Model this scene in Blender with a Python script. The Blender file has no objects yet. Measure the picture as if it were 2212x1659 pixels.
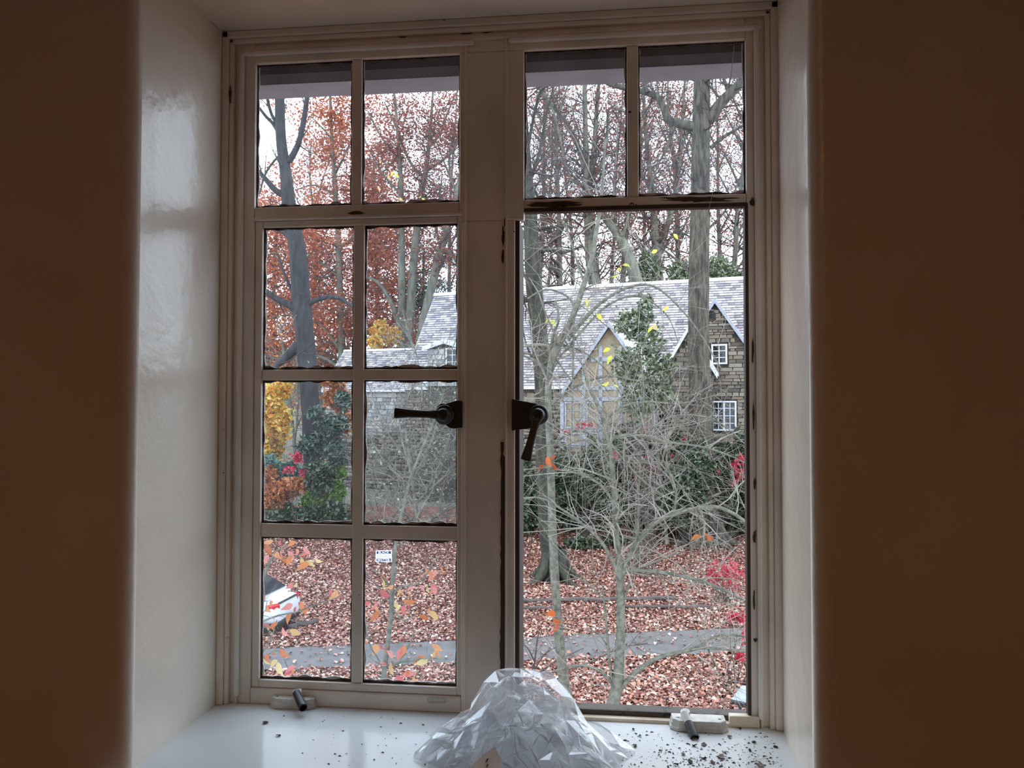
import bpy, math, random
import numpy as np
from mathutils import Vector, Matrix, noise

random.seed(7)
rng = np.random.default_rng(7)
SC = bpy.context.scene
COL = SC.collection
PI = math.pi

# ---------------------------------------------------------------- camera, sky, fill light, exposure
FPX, CX, CY = 1650.0, 1106.0, 829.5          # focal length and centre in pixels of the 2212 x 1659 frame
YAW, PITCH, ROLL = 0.110414, 0.024325, 0.000618
CAMZ = 1.55


def cam_axes():
    cy, sy, cp, sp = math.cos(YAW), math.sin(YAW), math.cos(PITCH), math.sin(PITCH)
    d = Vector((-sy * cp, cy * cp, sp))
    r = Vector((cy, sy, 0))
    u = r.cross(d)
    c, s = math.cos(ROLL), math.sin(ROLL)
    return c * r + s * u, -s * r + c * u, d


RR, UU, DD = cam_axes()
EYE = Vector((0, 0, CAMZ))
cam = bpy.data.cameras.new('camera')
cam.sensor_width = 36
cam.lens = FPX / 2212 * 36
cam.clip_start = 0.02
cam.clip_end = 500
camo = bpy.data.objects.new('camera', cam)
COL.objects.link(camo)
camo.matrix_world = Matrix(((RR.x, UU.x, -DD.x, 0), (RR.y, UU.y, -DD.y, 0), (RR.z, UU.z, -DD.z, CAMZ), (0, 0, 0, 1)))
SC.camera = camo

w = bpy.data.worlds.new('overcast_sky')
SC.world = w
w.use_nodes = True
nt = w.node_tree
bg = nt.nodes['Background']
tc = nt.nodes.new('ShaderNodeTexCoord')
nz = nt.nodes.new('ShaderNodeTexNoise')
nz.inputs['Scale'].default_value = 1.6
nz.inputs['Detail'].default_value = 4
rp = nt.nodes.new('ShaderNodeValToRGB')
rp.color_ramp.elements[0].position = 0.3
rp.color_ramp.elements[0].color = (0.70, 0.84, 1.0, 1)
rp.color_ramp.elements[1].position = 0.7
rp.color_ramp.elements[1].color = (0.86, 0.93, 1.0, 1)
nt.links.new(tc.outputs['Generated'], nz.inputs['Vector'])
nt.links.new(nz.outputs['Fac'], rp.inputs['Fac'])
nt.links.new(rp.outputs['Color'], bg.inputs['Color'])
bg.inputs['Strength'].default_value = 3.8

fill_light = bpy.data.lights.new('room_fill', 'AREA')      # added warm area light without fixture, unseen behind the camera, to warm the walls
fill_light.shape = 'DISK'
fill_light.size = 0.5
fill_light.energy = 6.9
fill_light.color = (1.0, 0.50, 0.20)
lo = bpy.data.objects.new('room_fill', fill_light)
COL.objects.link(lo)
lo.location = (-0.3, -1.2, 2.68)

SC.view_settings.view_transform = 'Standard'
SC.view_settings.look = 'None'
SC.view_settings.gamma = 1
SC.view_settings.exposure = 0.0
SC.view_settings.use_curve_mapping = False
SC.cycles.max_bounces = 10
SC.cycles.diffuse_bounces = 5
SC.cycles.transparent_max_bounces = 24
SC.cycles.sample_clamp_indirect = 4
SC.cycles.caustics_reflective = False
SC.cycles.caustics_refractive = False


# ---------------------------------------------------------------- helpers
def ray(px, py):
    v = DD + (px - CX) / FPX * RR - (py - CY) / FPX * UU
    return v / v.y


def at(px, py, Y):
    """the place in the world that lies Y metres out from the camera's wall-parallel plane on that sight line"""
    return EYE + ray(px, py) * Y


def at_z(px, py, z):
    v = ray(px, py)
    return EYE + v * ((z - CAMZ) / v.z)


def tag(o, label=None, cat=None, group=None, kind=None):
    if label: o['label'] = label
    if cat: o['category'] = cat
    if group: o['group'] = group
    if kind: o['kind'] = kind
    return o


def empty(name, loc=(0, 0, 0), rz=0, **k):
    o = bpy.data.objects.new(name, None)
    COL.objects.link(o)
    o.location = loc
    o.rotation_euler = (0, 0, rz)
    return tag(o, **k)


def link(name, me, mats, parent=None):
    if me.materials: me.materials.clear()
    for m in (mats if isinstance(mats, (list, tuple)) else [mats]):
        me.materials.append(m)
    o = bpy.data.objects.new(name, me)
    COL.objects.link(o)
    if parent is not None:
        o.parent = parent
        if parent.type == 'EMPTY' and parent.get('abs'):
            pass
    return o


class MB:
    """collects verts and faces, then links them as one mesh object"""
    def __init__(s):
        s.v, s.f, s.m = [], [], []
        s.mi = 0

    def add(s, vs, fs):
        b = len(s.v)
        s.v += [tuple(v) for v in vs]
        s.f += [tuple(i + b for i in f) for f in fs]
        s.m += [s.mi] * len(fs)
        return s

    def box(s, a, b):
        (x0, y0, z0), (x1, y1, z1) = a, b
        x0, x1 = sorted((x0, x1)); y0, y1 = sorted((y0, y1)); z0, z1 = sorted((z0, z1))
        return s.add([(x0, y0, z0), (x1, y0, z0), (x1, y1, z0), (x0, y1, z0), (x0, y0, z1), (x1, y0, z1), (x1, y1, z1), (x0, y1, z1)],
                     [(3, 2, 1, 0), (4, 5, 6, 7), (0, 1, 5, 4), (1, 2, 6, 5), (2, 3, 7, 6), (3, 0, 4, 7)])

    def obox(s, c, ax, ay, az):
        """box about c with half axes ax, ay, az"""
        c, ax, ay, az = map(Vector, (c, ax, ay, az))
        vs = [c + i * ax + j * ay + k * az for k in (-1, 1) for i, j in ((-1, -1), (1, -1), (1, 1), (-1, 1))]
        return s.add(vs, [(3, 2, 1, 0), (4, 5, 6, 7), (0, 1, 5, 4), (1, 2, 6, 5), (2, 3, 7, 6), (3, 0, 4, 7)])

    def rings(s, rings, cap=True, close=True):
        n = len(rings[0])
        vs = [p for r in rings for p in r]
        fs = []
        for k in range(len(rings) - 1):
            for i in range(n if close else n - 1):
                j = (i + 1) % n
                fs.append((k * n + i, k * n + j, (k + 1) * n + j, (k + 1) * n + i))
        if cap:
            fs.append(tuple(reversed(range(n))))
            fs.append(tuple((len(rings) - 1) * n + i for i in range(n)))
        return s.add(vs, fs)

    def tube(s, pts, rad, n=8, cap=True):
        pts = [Vector(p) for p in pts]
        rr = []
        for i, p in enumerate(pts):
            t = (pts[min(i + 1, len(pts) - 1)] - pts[max(i - 1, 0)]).normalized()
            ref = Vector((0.31, 0.17, 0.93)) if abs(t.z) < 0.9 else Vector((0.95, 0.2, 0.1))
            a = t.cross(ref).normalized()
            b = t.cross(a)
            r = rad[i] if isinstance(rad, (list, tuple)) else rad
            rr.append([p + r * (math.cos(2 * PI * k / n) * a + math.sin(2 * PI * k / n) * b) for k in range(n)])
        return s.rings(rr, cap)

    def prism(s, poly, off):
        """a flat polygon (3d points) pushed along off"""
        n = len(poly)
        off = Vector(off)
        p = [Vector(q) for q in poly]
        return s.add(p + [q + off for q in p], [tuple(range(n)), tuple(reversed(range(n, 2 * n)))] + [(i, i + n, (i + 1) % n + n, (i + 1) % n) for i in range(n)])

    def build(s, name, mats, parent=None, smooth=False, bevel=0, seg=2, **k):
        me = bpy.data.meshes.new(name)
        me.from_pydata(s.v, [], s.f)
        if any(s.m):
            me.polygons.foreach_set('material_index', s.m)
        me.update()
        import bmesh
        bm = bmesh.new()
        bm.from_mesh(me)
        bmesh.ops.recalc_face_normals(bm, faces=bm.faces)
        bm.to_mesh(me)
        bm.free()
        if smooth:
            me.polygons.foreach_set('use_smooth', [True] * len(me.polygons))
        o = link(name, me, mats, parent)
        if bevel:
            b = o.modifiers.new('bevel', 'BEVEL')
            b.width = bevel
            b.segments = seg
            b.limit_method = 'ANGLE'
        return tag(o, **k)


def np_mesh(name, V, F, mats, parent=None, smooth=False, **k):
    """fast mesh from numpy arrays; F is (n, 3) or (n, 4)"""
    me = bpy.data.meshes.new(name)
    nf, kk = F.shape
    me.vertices.add(len(V))
    me.vertices.foreach_set('co', np.ascontiguousarray(V, np.float32).ravel())
    me.loops.add(nf * kk)
    me.loops.foreach_set('vertex_index', np.ascontiguousarray(F, np.int32).ravel())
    me.polygons.add(nf)
    me.polygons.foreach_set('loop_start', np.arange(nf, dtype=np.int32) * kk)
    if smooth:
        me.polygons.foreach_set('use_smooth', np.ones(nf, bool))
    me.update(calc_edges=True)
    o = link(name, me, mats, parent)
    return tag(o, **k)


# ---------------------------------------------------------------- materials
def newmat(name):
    m = bpy.data.materials.new(name)
    m.use_nodes = True
    return m, m.node_tree, m.node_tree.nodes['Principled BSDF']


def lin(c):
    return tuple((x / 12.92 if x <= 0.04045 else ((x + 0.055) / 1.055) ** 2.4) for x in (c[0] / 255, c[1] / 255, c[2] / 255)) + (1,)


def mat(name, c1, c2=None, scale=5, rough=0.6, bump=0, bscale=None, spec=0.5, metal=0, detail=5, lo=0.35, hi=0.65, stretch=None, bdist=0.01):
    """plain surface: c1 and c2 (sRGB 0-255 albedo) mixed by noise, with optional relief"""
    m, t, p = newmat(name)
    p.inputs['Roughness'].default_value = rough
    p.inputs['Specular IOR Level'].default_value = spec
    p.inputs['Metallic'].default_value = metal
    p.inputs['Base Color'].default_value = lin(c1)
    tc = t.nodes.new('ShaderNodeTexCoord')
    src = tc.outputs['Object']
    if stretch:
        mp = t.nodes.new('ShaderNodeMapping')
        mp.inputs['Scale'].default_value = stretch
        t.links.new(src, mp.inputs['Vector'])
        src = mp.outputs['Vector']
    if c2:
        n = t.nodes.new('ShaderNodeTexNoise')
        n.inputs['Scale'].default_value = scale
        n.inputs['Detail'].default_value = detail
        r = t.nodes.new('ShaderNodeValToRGB')
        r.color_ramp.elements[0].position = lo
        r.color_ramp.elements[0].color = lin(c1)
        r.color_ramp.elements[1].position = hi
        r.color_ramp.elements[1].color = lin(c2)
        t.links.new(src, n.inputs['Vector'])
        t.links.new(n.outputs['Fac'], r.inputs['Fac'])
        t.links.new(r.outputs['Color'], p.inputs['Base Color'])
    if bump:
        n2 = t.nodes.new('ShaderNodeTexNoise')
        n2.inputs['Scale'].default_value = bscale or scale
        n2.inputs['Detail'].default_value = detail
        b = t.nodes.new('ShaderNodeBump')
        b.inputs['Strength'].default_value = bump
        b.inputs['Distance'].default_value = bdist
        t.links.new(src, n2.inputs['Vector'])
        t.links.new(n2.outputs['Fac'], b.inputs['Height'])
        t.links.new(b.outputs['Normal'], p.inputs['Normal'])
    return m


def island_mat(name, cols, rough=0.6, trans=0.0, spec=0.3):
    """every loose piece (leaf, slate, stone) gets its own colour out of cols"""
    m, t, p = newmat(name)
    g = t.nodes.new('ShaderNodeNewGeometry')
    r = t.nodes.new('ShaderNodeValToRGB')
    cr = r.color_ramp
    cr.interpolation = 'CONSTANT'
    while len(cr.elements) < len(cols):
        cr.elements.new(0.5)
    for i, c in enumerate(cols):
        cr.elements[i].position = i / len(cols)
        cr.elements[i].color = lin(c)
    t.links.new(g.outputs['Random Per Island'], r.inputs['Fac'])
    t.links.new(r.outputs['Color'], p.inputs['Base Color'])
    p.inputs['Roughness'].default_value = rough
    p.inputs['Specular IOR Level'].default_value = spec
    if trans:
        tr = t.nodes.new('ShaderNodeBsdfTranslucent')
        mx = t.nodes.new('ShaderNodeMixShader')
        mx.inputs[0].default_value = trans
        t.links.new(r.outputs['Color'], tr.inputs['Color'])
        t.links.new(p.outputs[0], mx.inputs[1])
        t.links.new(tr.outputs[0], mx.inputs[2])
        t.links.new(mx.outputs[0], t.nodes['Material Output'].inputs['Surface'])
    return m


def object_mat(name, cols, rough=0.7, spec=0.3, trans=0.0):
    """every object that uses it gets its own colour out of cols (stones, slates, leaves that are objects)"""
    m = island_mat(name, cols, rough, trans, spec)
    t = m.node_tree
    oi = t.nodes.new('ShaderNodeObjectInfo')
    r = [n for n in t.nodes if n.type == 'VALTORGB'][0]
    t.links.new(oi.outputs['Random'], r.inputs['Fac'])
    return m


def two_sided(t, fr, ior):
    g = t.nodes.new('ShaderNodeNewGeometry')
    mr = t.nodes.new('ShaderNodeMapRange')
    mr.inputs['To Min'].default_value = ior
    mr.inputs['To Max'].default_value = 1 / ior
    t.links.new(g.outputs['Backfacing'], mr.inputs['Value'])
    t.links.new(mr.outputs[0], fr.inputs['IOR'])


def glass_mat(name, dust=0.05, tint=(0.95, 0.98, 1.0)):
    """thin pane: clear with a fresnel reflection and a veil of dust"""
    m, t, p = newmat(name)
    t.nodes.remove(p)
    tr = t.nodes.new('ShaderNodeBsdfTransparent')
    tr.inputs['Color'].default_value = tint + (1,)
    gl = t.nodes.new('ShaderNodeBsdfGlossy')
    gl.inputs['Roughness'].default_value = 0.02
    fr = t.nodes.new('ShaderNodeFresnel')
    two_sided(t, fr, 1.45)
    m1 = t.nodes.new('ShaderNodeMixShader')
    t.links.new(fr.outputs[0], m1.inputs[0])
    t.links.new(tr.outputs[0], m1.inputs[1])
    t.links.new(gl.outputs[0], m1.inputs[2])
    df = t.nodes.new('ShaderNodeBsdfTranslucent')
    df.inputs['Color'].default_value = (0.85, 0.9, 0.95, 1)
    tc = t.nodes.new('ShaderNodeTexCoord')
    n = t.nodes.new('ShaderNodeTexNoise')
    n.inputs['Scale'].default_value = 9
    n.inputs['Detail'].default_value = 6
    r = t.nodes.new('ShaderNodeMapRange')
    r.inputs['From Min'].default_value = 0.35
    r.inputs['From Max'].default_value = 0.75
    r.inputs['To Min'].default_value = dust * 0.5
    r.inputs['To Max'].default_value = dust * 2
    t.links.new(tc.outputs['Object'], n.inputs['Vector'])
    t.links.new(n.outputs['Fac'], r.inputs['Value'])
    m2 = t.nodes.new('ShaderNodeMixShader')
    t.links.new(r.outputs[0], m2.inputs[0])
    t.links.new(m1.outputs[0], m2.inputs[1])
    t.links.new(df.outputs[0], m2.inputs[2])
    t.links.new(m2.outputs[0], t.nodes['Material Output'].inputs['Surface'])
    return m


def chipped_paint(name, c, chip, scale, thr, rough=0.4):
    m = mat(name, c, tuple(x * 0.9 for x in c), 6, rough, bump=0.25, bscale=60, stretch=(1, 1, 0.6), bdist=0.002)
    t = m.node_tree
    p = t.nodes['Principled BSDF']
    old = p.inputs['Base Color'].links[0].from_socket
    tc = [n for n in t.nodes if n.type == 'TEX_COORD'][0]
    n = t.nodes.new('ShaderNodeTexNoise')
    n.inputs['Scale'].default_value = scale
    n.inputs['Detail'].default_value = 8
    n.inputs['Roughness'].default_value = 0.65
    r = t.nodes.new('ShaderNodeMapRange')
    r.inputs['From Min'].default_value = thr
    r.inputs['From Max'].default_value = thr + 0.012
    mx = t.nodes.new('ShaderNodeMix')
    mx.data_type = 'RGBA'
    mx.inputs[7].default_value = lin(chip)
    t.links.new(tc.outputs['Object'], n.inputs['Vector'])
    t.links.new(n.outputs['Fac'], r.inputs['Value'])
    t.links.new(r.outputs[0], mx.inputs[0])
    t.links.new(old, mx.inputs[6])
    t.links.new(mx.outputs[2], p.inputs['Base Color'])
    return m


MT = dict(
    plaster=mat('beige_gloss_plaster', (231, 222, 209), (224, 214, 200), 3, 0.24, bump=0.35, bscale=14, bdist=0.01),
    floor=mat('oak_floor', (150, 105, 66), (122, 82, 50), 3, 0.4, stretch=(1, 12, 1)),
    ceil=mat('white_ceiling', (232, 226, 214), rough=0.9),
    frame=chipped_paint('cream_window_paint', (240, 232, 220), (66, 48, 38), 14, 0.70),
    sash=chipped_paint('cream_sash_paint', (238, 230, 218), (52, 42, 36), 22, 0.685),
    bead=chipped_paint('white_bead_paint', (242, 238, 231), (90, 74, 62), 14, 0.72, 0.3),
    bare=mat('bare_brown_wood', (48, 38, 34), (74, 60, 54), 30, 0.7, bump=0.6, bscale=60, stretch=(1, 1, 0.15), bdist=0.002),
    rail=chipped_paint('flaking_brown_paint', (82, 69, 61), (34, 26, 22), 20, 0.57, 0.6),
    putty=mat('dark_putty', (38, 32, 30), (84, 72, 64), 40, 0.8),
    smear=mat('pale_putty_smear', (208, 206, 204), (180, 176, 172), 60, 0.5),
    sill=mat('white_gloss_sill', (226, 231, 233), (220, 225, 227), 4, 0.16, bump=0.08, bscale=8, bdist=0.01),
    crank=mat('grey_white_crank_paint', (214, 212, 206), (184, 178, 168), 30, 0.4),
    iron=mat('black_iron', (24, 22, 22), (36, 33, 32), 30, 0.42, bump=0.2, bscale=80, bdist=0.002),
    boss=mat('worn_white_paint_on_iron', (206, 204, 200), (60, 56, 54), 90, 0.5, lo=0.58, hi=0.66),
    block=mat('cream_block_paint', (232, 220, 200), (206, 190, 166), 18, 0.45),
    chip=object_mat('flaked_paint_chips', [(52, 42, 38), (92, 78, 72), (36, 30, 30), (120, 108, 100)]),
    grit=island_mat('dark_grit', [(44, 38, 36), (70, 60, 56), (28, 26, 26), (100, 92, 86)]),
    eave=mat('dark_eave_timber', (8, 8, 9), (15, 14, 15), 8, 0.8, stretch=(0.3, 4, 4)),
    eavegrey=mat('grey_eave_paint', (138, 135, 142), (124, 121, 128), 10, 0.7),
    extwall=mat('house_outer_stone', (140, 132, 120), (110, 104, 96), 5, 0.9, bump=0.5),
    soil=mat('leafy_soil', (96, 58, 48), (136, 92, 78), 3, 0.95, bump=0.6, bscale=12, bdist=0.05),
    hill=mat('grey_brown_undergrowth', (120, 112, 100), (92, 92, 76), 1.2, 0.95, bump=0.8, bscale=4, bdist=0.2),
    road=mat('worn_grey_asphalt', (102, 98, 97), (88, 84, 84), 2.2, 0.9, bump=0.3, bscale=40, bdist=0.01),
    bark_dark=mat('wet_dark_bark', (32, 31, 35), (54, 53, 56), 6, 0.85, bump=1.0, bscale=12, stretch=(1, 1, 0.22), bdist=0.05),
    bark_brown=mat('furrowed_brown_bark', (44, 40, 36), (92, 86, 75), 9, 0.9, bump=1.0, bscale=14, stretch=(1, 1, 0.18), bdist=0.06),
    bark_moss=mat('dark_mossy_bark', (34, 34, 30), (66, 66, 54), 8, 0.9, bump=1.0, bscale=14, stretch=(1, 1, 0.2), bdist=0.05),
    bark_grey=mat('grey_green_bark', (78, 80, 70), (112, 112, 100), 4, 0.85, bump=0.5, bscale=10, stretch=(1, 1, 0.3), bdist=0.03),
    bark_young=mat('young_speckled_bark', (64, 65, 56), (104, 103, 91), 22, 0.7, bump=0.3, bscale=60, bdist=0.004),
    twig_pale=mat('pale_twigs', (150, 145, 134), (96, 89, 81), 3, 0.7),
    twig_dark=mat('dark_twigs', (56, 48, 45), (82, 73, 68), 2, 0.8),
    slate=island_mat('grey_slates', [(192, 186, 190), (160, 154, 160), (214, 208, 210), (140, 132, 140), (182, 176, 178)], 0.6),
    slate_o=object_mat('grey_slate_single', [(192, 186, 190), (160, 154, 160), (214, 208, 210), (140, 132, 140), (182, 176, 178)], 0.6),
    stone=island_mat('field_stones', [(118, 111, 100), (100, 93, 84), (136, 128, 117), (88, 81, 75), (124, 113, 98)], 0.9),
    stone_o=object_mat('field_stone_single', [(118, 111, 100), (100, 93, 84), (136, 128, 117), (88, 81, 75), (124, 113, 98)], 0.9),
    pale_o=object_mat('pale_block_single', [(172, 172, 172), (150, 150, 152), (186, 182, 176), (136, 134, 136)], 0.85),
    mortar=mat('dark_mortar', (74, 69, 64), (60, 56, 52), 8, 0.95),
    ridge=mat('pale_ridge_tiles', (214, 210, 212), (190, 186, 190), 5, 0.7),
    timber=mat('grey_blue_timber', (160, 166, 178), (142, 148, 160), 6, 0.7),
    stucco=mat('tan_stucco', (156, 142, 118), (140, 126, 104), 6, 0.9),
    wglass=mat('dark_window_glass', (40, 42, 46), rough=0.08),
    wframe=mat('pale_window_frame', (206, 210, 218), rough=0.6),
    car=mat('white_car_paint', (202, 207, 214), rough=0.2),
    carglass=mat('tinted_car_glass', (38, 42, 48), rough=0.06),
    cardark=mat('black_plastic', (22, 22, 24), rough=0.6),
    tyre=mat('tyre_rubber', (20, 20, 20), rough=0.9),
    rim=mat('alloy_rim', (150, 152, 156), rough=0.35, metal=0.8),
    tail=mat('red_lens', (190, 20, 30), rough=0.15),
    log=mat('weathered_log_bark', (88, 78, 76), (62, 54, 52), 5, 0.9, bump=0.6, stretch=(0.2, 1, 1)),
    signw=mat('white_sign_board', (238, 240, 244), rough=0.5),
    signn=mat('navy_sign_print', (20, 34, 72), rough=0.5),
    signp=mat('pale_lilac_sign_print', (176, 172, 204), rough=0.5),
    metal=mat('grey_wire', (120, 120, 122), rough=0.4, metal=0.7),
    paper=mat('beige_paper', (236, 230, 224), (226, 218, 212), 20, 0.7),
    ink=mat('black_print', (30, 28, 28), rough=0.6),
    panel=mat('grey_slate_panel', (150, 158, 168), (130, 138, 148), 6, 0.5),
    panel_edge=mat('dark_panel_edge', (16, 16, 18), rough=0.6),
    pipe=mat('blue_pipe_paint', (120, 170, 200), rough=0.5),
)
LEAF = dict(
    beech=island_mat('copper_beech_leaves', [(186, 104, 72), (164, 88, 64), (196, 122, 92), (136, 72, 58), (192, 118, 68), (170, 102, 84)], trans=0.5),
    red_far=island_mat('dull_red_leaves', [(150, 90, 78), (130, 74, 66), (166, 106, 92), (118, 76, 68)], trans=0.45),
    litter=island_mat('fallen_leaves', [(170, 128, 116), (118, 66, 54), (194, 164, 150), (144, 98, 84), (100, 52, 44), (176, 134, 110), (206, 182, 168), (134, 80, 74), (172, 110, 88), (154, 112, 102)], 0.55, spec=0.5),
    rhodo=island_mat('dark_evergreen_leaves', [(48, 60, 42), (62, 78, 54), (36, 46, 34), (80, 96, 70)], 0.35, trans=0.1, spec=0.5),
    holly=island_mat('holly_leaves', [(74, 90, 62), (102, 116, 86), (56, 70, 48), (128, 138, 108)], 0.25, trans=0.15, spec=0.6),
    conifer=island_mat('blue_green_needles', [(66, 84, 74), (82, 100, 90), (52, 66, 58), (94, 108, 96)], trans=0.1),
    teal=island_mat('blue_green_ground_foliage', [(92, 124, 116), (116, 146, 136), (72, 100, 94)], trans=0.15),
    green=island_mat('bright_green_leaves', [(98, 138, 52), (120, 160, 66), (76, 112, 48), (140, 168, 92)], trans=0.3),
    yellow=island_mat('golden_leaves', [(226, 190, 92), (208, 160, 66), (238, 214, 130), (196, 176, 84), (214, 140, 62)], trans=0.45),
    orange=island_mat('orange_brown_leaves', [(204, 132, 78), (178, 104, 66), (222, 164, 112), (150, 92, 62)], trans=0.4),
    crimson=island_mat('crimson_leaves', [(190, 52, 78), (206, 84, 104), (166, 40, 62), (214, 112, 122)], trans=0.4),
    greygreen=island_mat('grey_green_far_leaves', [(140, 150, 128), (118, 128, 110), (158, 164, 146), (150, 132, 112)], trans=0.3),
    near_pink=object_mat('pink_near_leaf', [(186, 108, 104), (194, 128, 120), (172, 86, 88)], 0.5, trans=0.4),
    near_orange=object_mat('orange_near_leaf', [(182, 114, 70), (190, 136, 92), (170, 96, 58)], 0.5, trans=0.4),
    near_yellow=object_mat('yellow_near_leaf', [(186, 160, 104), (182, 148, 98), (192, 172, 122)], 0.5, trans=0.4),
    near_green=object_mat('yellow_green_near_leaf', [(206, 212, 70), (190, 200, 90), (226, 220, 92)], 0.5, trans=0.45),
    near_rust=object_mat('rust_near_leaf', [(158, 70, 34), (178, 90, 40)], 0.5, trans=0.4),
)
GL = [glass_mat('dusty_pane_glass', 0.014), glass_mat('pane_glass', 0.010)]

# ---------------------------------------------------------------- the room
YW = 1.85                      # the inner face of the window frame
XL, XR, ZB, ZT = -0.948, 0.427, CAMZ - 0.755, CAMZ + 0.946
YR = 1.46                      # the room face of the window wall
RX0, RX1, RY0, RH = -2.7, 2.3, -3.2, 2.8


def rect(x0, x1, z0, z1, y):
    return [(x0, y, z0), (x1, y, z0), (x1, y, z1), (x0, y, z1)]


m = MB()
rg = [rect(RX0 - .3, RX1 + .3, -0.3, RH + .3, 1.95), rect(XL, XR, ZB - .03, ZT, 1.95), rect(XL, XR, ZB - .03, ZT, 1.86)]
rr_ = 0.034
for k in range(9):
    a = k / 8 * PI / 2
    o = rr_ * (1 - math.cos(a))
    y = YR + rr_ * (1 - math.sin(a))
    rg.append(rect(XL - o, XR - 0.028 + o, ZB - .03 - o, ZT + o, y))
rg.append(rect(RX0 - .3, RX1 + .3, -0.3, RH + .3, YR))
m.rings(rg, cap=False)
wall = m.build('wall_north', MT['plaster'], kind='structure')
for p in wall.data.polygons:
    if 3 * 4 <= p.index < 11 * 4: p.use_smooth = True
MB().box((RX0 - .1, RY0, 0), (RX0, YR, RH)).build('wall_west', MT['plaster'], kind='structure')
MB().box((RX1, RY0, 0), (RX1 + .1, YR, RH)).build('wall_east', MT['plaster'], kind='structure')
MB().box((RX0 - .1, RY0 - .1, 0), (RX1 + .1, RY0, RH)).build('wall_south', MT['plaster'], kind='structure')
MB().box((RX0 - .1, RY0 - .1, -.1), (RX1 + .1, YR, 0)).build('floor', MT['floor'], kind='structure')
MB().box((RX0 - .1, RY0 - .1, RH), (RX1 + .1, YR, RH + .1)).build('ceiling', MT['ceil'], kind='structure')

# ---------------------------------------------------------------- the window
Z = lambda z: CAMZ + z
win = MB()


def fbox(m, x0, x1, z0, z1, y0, y1):
    return m.box((x0, y0, Z(z0)), (x1, y1, Z(z1)))


# outer frame: jambs, head, bottom board
fbox(win, XL, -.866, -.755, .946, 1.850, 1.872)
fbox(win, .354, XR, -.755, .946, 1.850, 1.872)
fbox(win, -.866, .354, .867, .946, 1.850, 1.872)
fbox(win, -.866, -.3302, -.755, -.716, 1.850, 1.90)
window = win.build('window_1', MT['frame'], bevel=0.003, kind='structure')
# mouldings round the inside of the frame, stepped
mo = MB()
for (a, b, y) in ((.0, .018, 1.832), (.018, .030, 1.838), (.044, .050, 1.842)):
    fbox(mo, XL + a, XL + b, -.755, .946 - a, y, 1.852)
    fbox(mo, XR - b, XR - a, -.755, .946 - a, y, 1.852)
    fbox(mo, XL + a, XR - a, .946 - b, .946 - a, y, 1.852)
mo.build('moulding', MT['frame'], window, bevel=0.004, seg=3)
bd = MB()
for x0, x1 in ((-.905, -.30), (-.215, .39)):
    fbox(bd, x0, x1, .884, .896, 1.838, 1.852)
fbox(bd, -.905, -.893, -.735, .896, 1.838, 1.852)
fbox(bd, .372, .384, -.735, .896, 1.838, 1.852)
bd.build('bead', MT['bead'], window, bevel=0.005, seg=3)
ml = MB()
fbox(ml, -.3365, -.176, .447, .867, 1.85, 1.872)
fbox(ml, -.330, -.198, -.755, .447, 1.85, 1.885)
fbox(ml, -.318, -.2, -.755, .447, 1.885, 1.95)
ml.build('mullion', MT['frame'], window, bevel=0.003)
g = MB()
fbox(g, -.323, -.318, -.74, .90, 1.846, 1.852)
fbox(g, -.222, -.217, -.74, .90, 1.846, 1.852)
g.build('mullion_bead', MT['frame'], window, bevel=0.002)
tr = MB()
fbox(tr, -.866, -.3365, .462, .497, 1.852, 1.874)
tr.build('transom_bar', MT['sash'], window, bevel=0.003)
tr = MB()
fbox(tr, -.176, .354, .4750, .497, 1.852, 1.874)
tr.build('transom_bar', MT['sash'], window, bevel=0.003)
mu = MB(); fbox(mu, -.6135, -.587, .497, .867, 1.855, 1.874); mu.build('muntin', MT['sash'], window, bevel=0.003)
mu = MB(); fbox(mu, .0743, .102, .497, .867, 1.855, 1.874); mu.build('muntin', MT['sash'], window, bevel=0.003)


def wob_strip(m, x0, x1, z0, z1, y, horizontal, wdt, seed):
    """an uneven line of old putty along a pane edge"""
    n = 26
    top, bot = [], []
    for i in range(n + 1):
        f = i / n
        h = wdt * (0.35 + 1.3 * max(0, noise.noise(Vector((f * 9, seed * 3.1, 1))) * 0.8 + 0.4))
        if horizontal:
            top.append((x0 + (x1 - x0) * f, y, Z(z0)))
            bot.append((x0 + (x1 - x0) * f, y, Z(z0 + h * (1 if z1 > 0 else -1))))
        else:
            top.append((x0, y, Z(z0 + (z1 - z0) * f)))
            bot.append((x0 + h * (1 if x1 > 0 else -1), y, Z(z0 + (z1 - z0) * f)))
    vs = top + bot
    m.add(vs + [(v[0], v[1] + .004, v[2]) for v in vs], [(i, i + 1, i + n + 2, i + n + 1) for i in range(n)] +
          [(i + n + 1, i + n + 2, i + n + 2 + 2 * n + 2, i + n + 1 + 2 * n + 2) for i in range(n)])


def pane(parent, x0, x1, z0, z1, y, g, seed):
    p = MB()
    p.box((x0 - .004, y, Z(z0 - .004)), (x1 + .004, y + .003, Z(z1 + .004)))
    o = p.build('pane', g, parent)
    q = MB()
    wob_strip(q, x0, x1, z1, -1, y - .004, True, .005, seed)
    wob_strip(q, x0, x1, z0, 1, y - .004, True, .006, seed + 1)
    wob_strip(q, x0, 1, z0, z1, y - .004, False, .0035, seed + 2)
    wob_strip(q, x1, -1, z0, z1, y - .004, False, .0035, seed + 3)
    q.build('putty', MT['putty'], parent)
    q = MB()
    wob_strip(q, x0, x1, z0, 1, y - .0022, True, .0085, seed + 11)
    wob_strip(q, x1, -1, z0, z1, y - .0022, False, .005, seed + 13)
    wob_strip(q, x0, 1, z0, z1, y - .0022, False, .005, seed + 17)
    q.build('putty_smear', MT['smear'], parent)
    return o


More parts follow.
